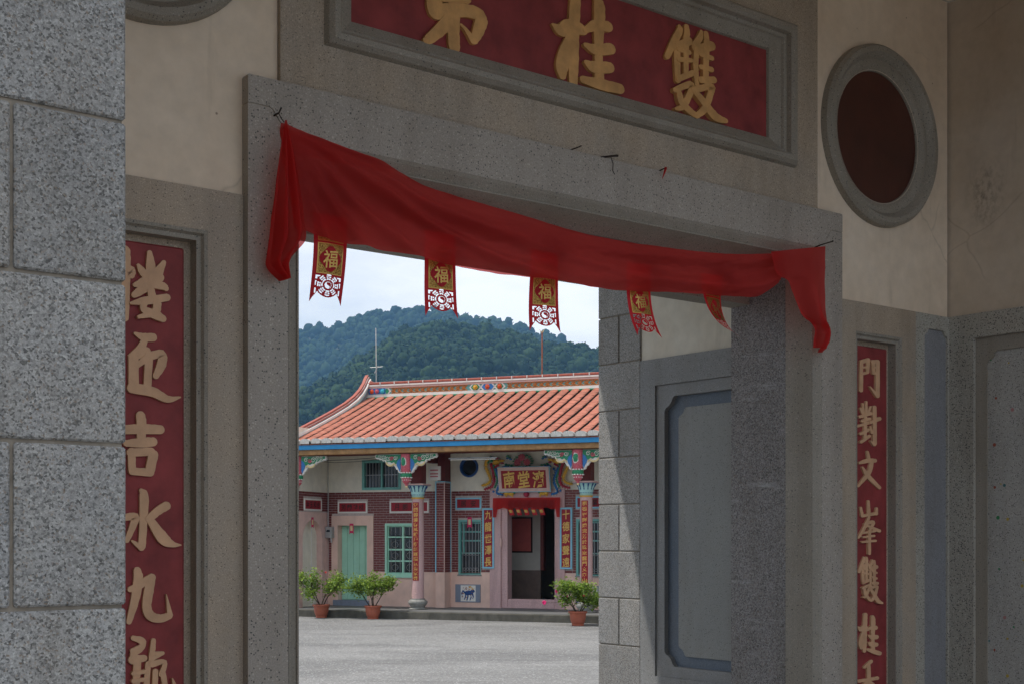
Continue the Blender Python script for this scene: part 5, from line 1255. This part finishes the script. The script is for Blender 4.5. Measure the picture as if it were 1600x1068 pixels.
# ------------------------------------------------------------------ potted plants
m = Mat('leaf_green', .5, .35); oi = m.N('ShaderNodeAttribute', attribute_name='leafcol'); rr = m.sep(oi.outputs['Color'])
m.color(m.mix(rr[0], (.060, .13, .020), (.32, .43, .06))); tr = m.N('ShaderNodeBsdfTranslucent'); tr.inputs[0].default_value = (.25, .38, .05, 1); mx = m.N('ShaderNodeMixShader'); mx.inputs[0].default_value = .3
m.nt.links.new(m.b.outputs[0], mx.inputs[1]); m.nt.links.new(tr.outputs[0], mx.inputs[2]); m.nt.links.new(mx.outputs[0], m.out.inputs[0]); MT['leaf'] = m.m
MT['potclay'] = plain('terracotta_plastic', (.36, .10, .055), .55, .4, .12, 8., .1, dirt=.35)
MT['soil'] = plain('soil', (.05, .035, .02), .95); MT['bark'] = plain('bark', (.06, .045, .03), .9, .2, .3, 30, .5); MT['petal'] = plain('pink_petal', (.80, .03, .20), .5); MT['bud'] = plain('red_bud', (.55, .06, .05), .5)
def plant(label, a, b, seed, spread, height, lean, density, flowers):
    r = random.Random(seed); o = hall_thing('potted_plant', label, 'potted plant', a, b, 0., 'potted shrubs along the kerb')
    MB().lathe([(.118, 0), (.122, .02), (.112, .03), (.118, .04), (.135, .07), (.155, .15), (.162, .23), (.166, .245), (.186, .25), (.190, .275), (.184, .285), (.165, .285), (.160, .255)], (0, 0, 0), 28, cap=False).build('pot', 'potclay', o, smooth=True, angle=35)
    MB().lathe([(.001, .262), (.162, .258)], (0, 0, 0), 24, cap=False).build('soil', 'soil', o)
    tips = []; tr = MB(); base = Vector((0, 0, .255))
    def grow(p, d, ln, rad, lvl):
        pts = [p]; q = p
        for k in range(4):
            d = (d + Vector((r.uniform(-.25, .25), r.uniform(-.25, .25), r.uniform(-.10, .16)))).normalized(); q = q + d * ln / 4; pts.append(q)
        tr.tube(pts, [rad * (1 - .13 * k) for k in range(5)], 5)
        if lvl == 0: tips.append(q); tips.append(pts[3]); return
        for _ in range(3 if lvl > 1 else 3):
            e = pts[r.choice((2, 3, 4))]; nd = (d + Vector((r.uniform(-1, 1) * spread, r.uniform(-1, 1) * spread, r.uniform(-.30, .55)))).normalized(); grow(e, nd, ln * r.uniform(.55, .8), rad * .62, lvl - 1)
        tips.append(q)
    for k in range(4):
        t = 2 * math.pi * k / 4 + r.random(); grow(base + Vector((math.cos(t) * .03, math.sin(t) * .03, -.02)), Vector((math.cos(t) * spread * .75 + lean, math.sin(t) * spread * .6, .85)).normalized(), height * .42, .014, 2)
    tr.build('stems', 'bark', o, smooth=True)
    vs = []; fs = []; cols = []
    zmax = max(t.z for t in tips)
    for t in tips:
        for _ in range(density):
            c = t + Vector((r.gauss(0, .068), r.gauss(0, .068), r.gauss(0, .055))); ax = Vector((r.gauss(0, 1), r.gauss(0, 1), r.gauss(.1, .5))).normalized(); sd = ax.cross(Vector((r.gauss(0, .5), r.gauss(0, .5), 1))).normalized()
            ln = r.uniform(.040, .072); wd = ln * r.uniform(.30, .42); up = sd.cross(ax).normalized(); i = len(vs)
            vs += [c, c + ax * ln * .45 + sd * wd - up * wd * .25, c + ax * ln - up * ln * .12, c + ax * ln * .45 - sd * wd - up * wd * .25, c + ax * ln * .45 + up * wd * .1]
            fs += [(i, i + 1, i + 4), (i + 1, i + 2, i + 4), (i + 2, i + 3, i + 4), (i + 3, i, i + 4)]; cols += [r.random() ** 1.2] * 5
    ob = MB().add(vs, fs).build('foliage', 'leaf', o, kind='stuff', fixn=False); at = ob.data.color_attributes.new('leafcol', 'FLOAT_COLOR', 'POINT'); at.data.foreach_set('color', [x for c in cols for x in (c, c, c, 1)])
    for (x, y, z, s, mat) in flowers:
        mb = MB()
        for k in range(9): t = 2 * math.pi * k / 9; mb.ball((x + s * .6 * math.cos(t), y + s * .3 * math.sin(2 * t), z + s * .6 * math.sin(t)), s * .5, 1, (1, .7, 1), .25)
        mb.build('blossom', mat, o)
        nb_ = min(tips, key=lambda q: (q - Vector((x, y, z))).length); MB().tube([(x, y, z), tuple((Vector((x, y, z)) + nb_) / 2 + Vector((0, 0, -.015))), tuple(nb_)], .003, 4).build('flower_stem', 'bark', o)
    return tips
plant('airy potted shrub with a few red buds standing before the arched way', -4.62, -.16, 3, .60, .92, .02, 24, [(.16, -.1, .98, .022, 'bud'), (-.22, -.1, .90, .016, 'bud')])
plant('wide spreading potted shrub standing before the mint door', -3.37, -.18, 11, .88, .90, -.30, 30, [])
plant('dense potted rose with pink blossoms standing before the pink column', 1.376, -.73, 23, .80, .80, .0, 36, [(-.68, -.05, .44, .042, 'petal'), (-.39, -.12, .67, .036, 'petal'), (-.17, -.2, .57, .026, 'petal'), (.17, -.15, .60, .022, 'bud')])
# ------------------------------------------------------------------ wooded hills
rs = np.random.RandomState(5)
def hill_profile(pts, y): 
    px = np.array([p[0] for p in pts], float); py = np.array([p[1] for p in pts], float) + (14 if y < 1200 else 3)
    return (px - 800) / 2080 * y, (841 - py) / 2080 * y + EYE
def fbm(x, y, s, seed=0.):
    return np.array([mnoise.fractal((a / s, b / s, seed), .9, 2., 4) for a, b in zip(np.ravel(x), np.ravel(y))]).reshape(np.shape(x))
NEAR = [(-200, 700), (100, 690), (300, 665), (470, 606), (533, 578), (590, 540), (614, 522), (638, 507), (680, 502), (715, 503), (746, 508), (797, 513), (835, 525), (850, 532), (887, 530), (935, 539), (1000, 548), (1150, 575), (1400, 640), (1700, 690)]
FAR = [(-300, 640), (0, 600), (250, 560), (400, 535), (470, 521), (524, 513), (555, 497), (587, 489), (641, 482), (667, 484), (715, 490), (746, 500), (765, 500), (791, 506), (826, 517), (900, 545), (1000, 575), (1300, 640), (1600, 700)]
def make_hill(name, prof, yc, yf, yb, seed):
    cx, cz = hill_profile(prof, yc)
    def height(x, y):
        s = np.clip((y - yf) / (yc - yf), 0, 1); e = s * s * (3 - 2 * s) * .45 + s * .55
        back = np.clip((yb - y) / (yb - yc), 0, 1); e = np.where(y > yc, back ** .8, e)
        xe = x * (yc / y) * (1 - .0) if False else x
        base = np.interp(x * (.35 + .65 * np.minimum(yc / y, 1.6)), cx, cz)
        return base * e + fbm(x, y, (yc - yf) * .35, seed) * (yc - yf) * .045 * np.sin(np.pi * np.clip(s, 0, 1)) - 1.
    xs = np.linspace(cx[0], cx[-1], 110); ys = np.concatenate([np.linspace(yf, yc, 40), np.linspace(yc, yb, 12)[1:]])
    X, Y = np.meshgrid(xs, ys); Z = height(X, Y)
    MB().sheet([[(X[j, i], Y[j, i], Z[j, i]) for i in range(X.shape[1])] for j in range(X.shape[0])]).build(name, 'forestfloor', kind='structure', smooth=True, fixn=False)
    return height
m = Mat('forest_floor', .95, .1); m.color(m.mix(m.ramp(m.noise(.02, 5), [(.55, 0.), (.68, 1.)]), (.022, .040, .014), (.13, .10, .07))); MT['forestfloor'] = m.m
m = Mat('forest_crowns', .85, .15); at_ = m.N('ShaderNodeAttribute', attribute_name='crown'); rr = m.sep(at_.outputs['Color'])
c = m.mix(rr[0], (.008, .024, .010), (.030, .060, .018)); c = m.mix(1., c, m.ramp(m.noise(.6, 3, .7), [(.3, .65), (.7, 1.3)]), 'MULTIPLY'); m.color(c); MT['crowns'] = m.m
hn = make_hill('hill', NEAR, 1000., 520., 1350., 1.)
hf = make_hill('hill', FAR, 1850., 1200., 2500., 2.)
def ico(sub):
    bm = bmesh.new(); bmesh.ops.create_icosphere(bm, subdivisions=sub, radius=1.); v = np.array([q.co[:] for q in bm.verts]); bm.verts.index_update(); f = np.array([[q.index for q in p.verts] for p in bm.faces]); bm.free(); return v, f
def forest(name, height, ang0, ang1, y0, y1, n, r0, r1, sub, seed, gaps=(), cards=0, cs=1.):
    r = np.random.RandomState(seed); V, F = ico(sub); protos = []
    for k in range(10):
        d = np.array([1 + .30 * mnoise.noise((v[0] * 1.7 + k * 9, v[1] * 1.7, v[2] * 1.7)) + .22 * mnoise.noise((v[0] * 4 + k * 5, v[1] * 4, v[2] * 4)) for v in V]) + r.uniform(-.16, .16, len(V))
        protos.append(V * d[:, None])
    y = np.sqrt(r.uniform(y0 ** 2, y1 ** 2, n)); x = r.uniform(ang0, ang1, n) * y; z = height(x, y)
    keep = np.ones(n, bool)
    for gx, gy, gr in gaps: keep &= ((x - gx) / 14) ** 2 + ((y - gy) / gr) ** 2 > 1
    x, y, z = x[keep], y[keep], z[keep]; n = len(x)
    R_ = np.clip(np.exp(r.normal(np.log((r0 + r1) * .42), .38, n)), r0 * .6, r1 * 1.7); hz = r.uniform(.85, 1.35, n); col = np.clip(r.beta(1.2, 2.0, n) + .45 * fbm(x, y, 60., 3.), 0, 1); rot = r.uniform(0, 6.28, n)
    pv = np.array(protos)[r.randint(0, 10, n)]; c, s = np.cos(rot)[:, None], np.sin(rot)[:, None]
    vx = (pv[:, :, 0] * c - pv[:, :, 1] * s) * R_[:, None] + x[:, None]; vy = (pv[:, :, 0] * s + pv[:, :, 1] * c) * R_[:, None] + y[:, None]; vz = pv[:, :, 2] * (R_ * hz)[:, None] + (z + R_ * hz * .75)[:, None]
    vv = np.stack([vx, vy, vz], 2).reshape(-1, 3); nf = (F[None] + (np.arange(n) * len(V))[:, None, None]).reshape(-1, 3); cc = np.repeat(col, len(V))
    if cards:       # leafy sprays that break the outline of each crown
        d = r.normal(size=(n, cards, 3)); d /= np.linalg.norm(d, axis=2, keepdims=True); d[:, :, 2] = np.abs(d[:, :, 2]) * .9 + d[:, :, 2] * .1
        ctr = np.stack([x, y, z + R_ * hz * .75], 1)[:, None] + d * (R_[:, None] * r.uniform(.80, 1.18, (n, cards)))[:, :, None] * np.stack([np.ones(n), np.ones(n), hz], 1)[:, None]
        a = r.normal(size=(n, cards, 3)); a /= np.linalg.norm(a, axis=2, keepdims=True); b = np.cross(a, r.normal(size=(n, cards, 3))); b /= np.linalg.norm(b, axis=2, keepdims=True)
        sz = (R_[:, None] * cs * r.uniform(.14, .34, (n, cards)))[:, :, None]
        q = np.stack([ctr + a * sz, ctr - a * sz * .6 + b * sz, ctr - a * sz * .6 - b * sz], 2).reshape(-1, 3)
        nf = np.vstack([nf, np.arange(len(q)).reshape(-1, 3) + len(vv)]); vv = np.vstack([vv, q]); cc = np.r_[cc, np.repeat(np.clip(col[:, None] + r.uniform(-.25, .45, (n, cards)), 0, 1).ravel(), 3)]
    me = bpy.data.meshes.new(name); me.vertices.add(len(vv)); me.vertices.foreach_set('co', vv.ravel()); me.loops.add(nf.size); me.loops.foreach_set('vertex_index', nf.ravel().astype(np.int32)); me.polygons.add(len(nf)); me.polygons.foreach_set('loop_start', np.arange(0, nf.size, 3, dtype=np.int32))
    me.update(calc_edges=True); me.materials.append(MT['crowns'])
    at = me.color_attributes.new('crown', 'FLOAT_COLOR', 'POINT'); at.data.foreach_set('color', np.stack([cc, cc, cc, np.ones_like(cc)], 1).ravel())
    return link(name, me, kind='stuff')
forest('forest', hn, -.235, .14, 560, 1040, 11500, 1.65, 3.2, 2, 1, cards=34)
forest('forest', hf, -.22, .10, 1500, 1900, 7600, 2.1, 4.4, 2, 2, cards=8)
forest('forest', hn, -.62, -.235, 545, 1040, 9000, 2.2, 4.4, 1, 3, cards=14)
forest('forest', hn, .14, .30, 560, 1040, 3000, 2.2, 4.4, 1, 4, cards=14)
forest('forest', hf, -.55, -.22, 1250, 1900, 6500, 3.4, 6.5, 1, 5, cards=4)
forest('tree_belt', lambda x, y: np.zeros_like(x) + 1.2, -.75, -.175, 75, 130, 330, 1.8, 3.4, 2, 6, cards=420, cs=.42)
# the damp air between: one closed box
hz = Mat('haze_air'); hz.nt.nodes.remove(hz.b); pvn = hz.N('ShaderNodeVolumePrincipled'); pvn.inputs['Color'].default_value = (.28, .58, 1.0, 1); pvn.inputs['Density'].default_value = .00016; pvn.inputs['Anisotropy'].default_value = .25
hz.nt.links.new(pvn.outputs[0], hz.out.inputs['Volume'])
MB().box(-3100, 3100, -3100, 3100, -1.2, 380).build('haze', hz.m, kind='stuff')
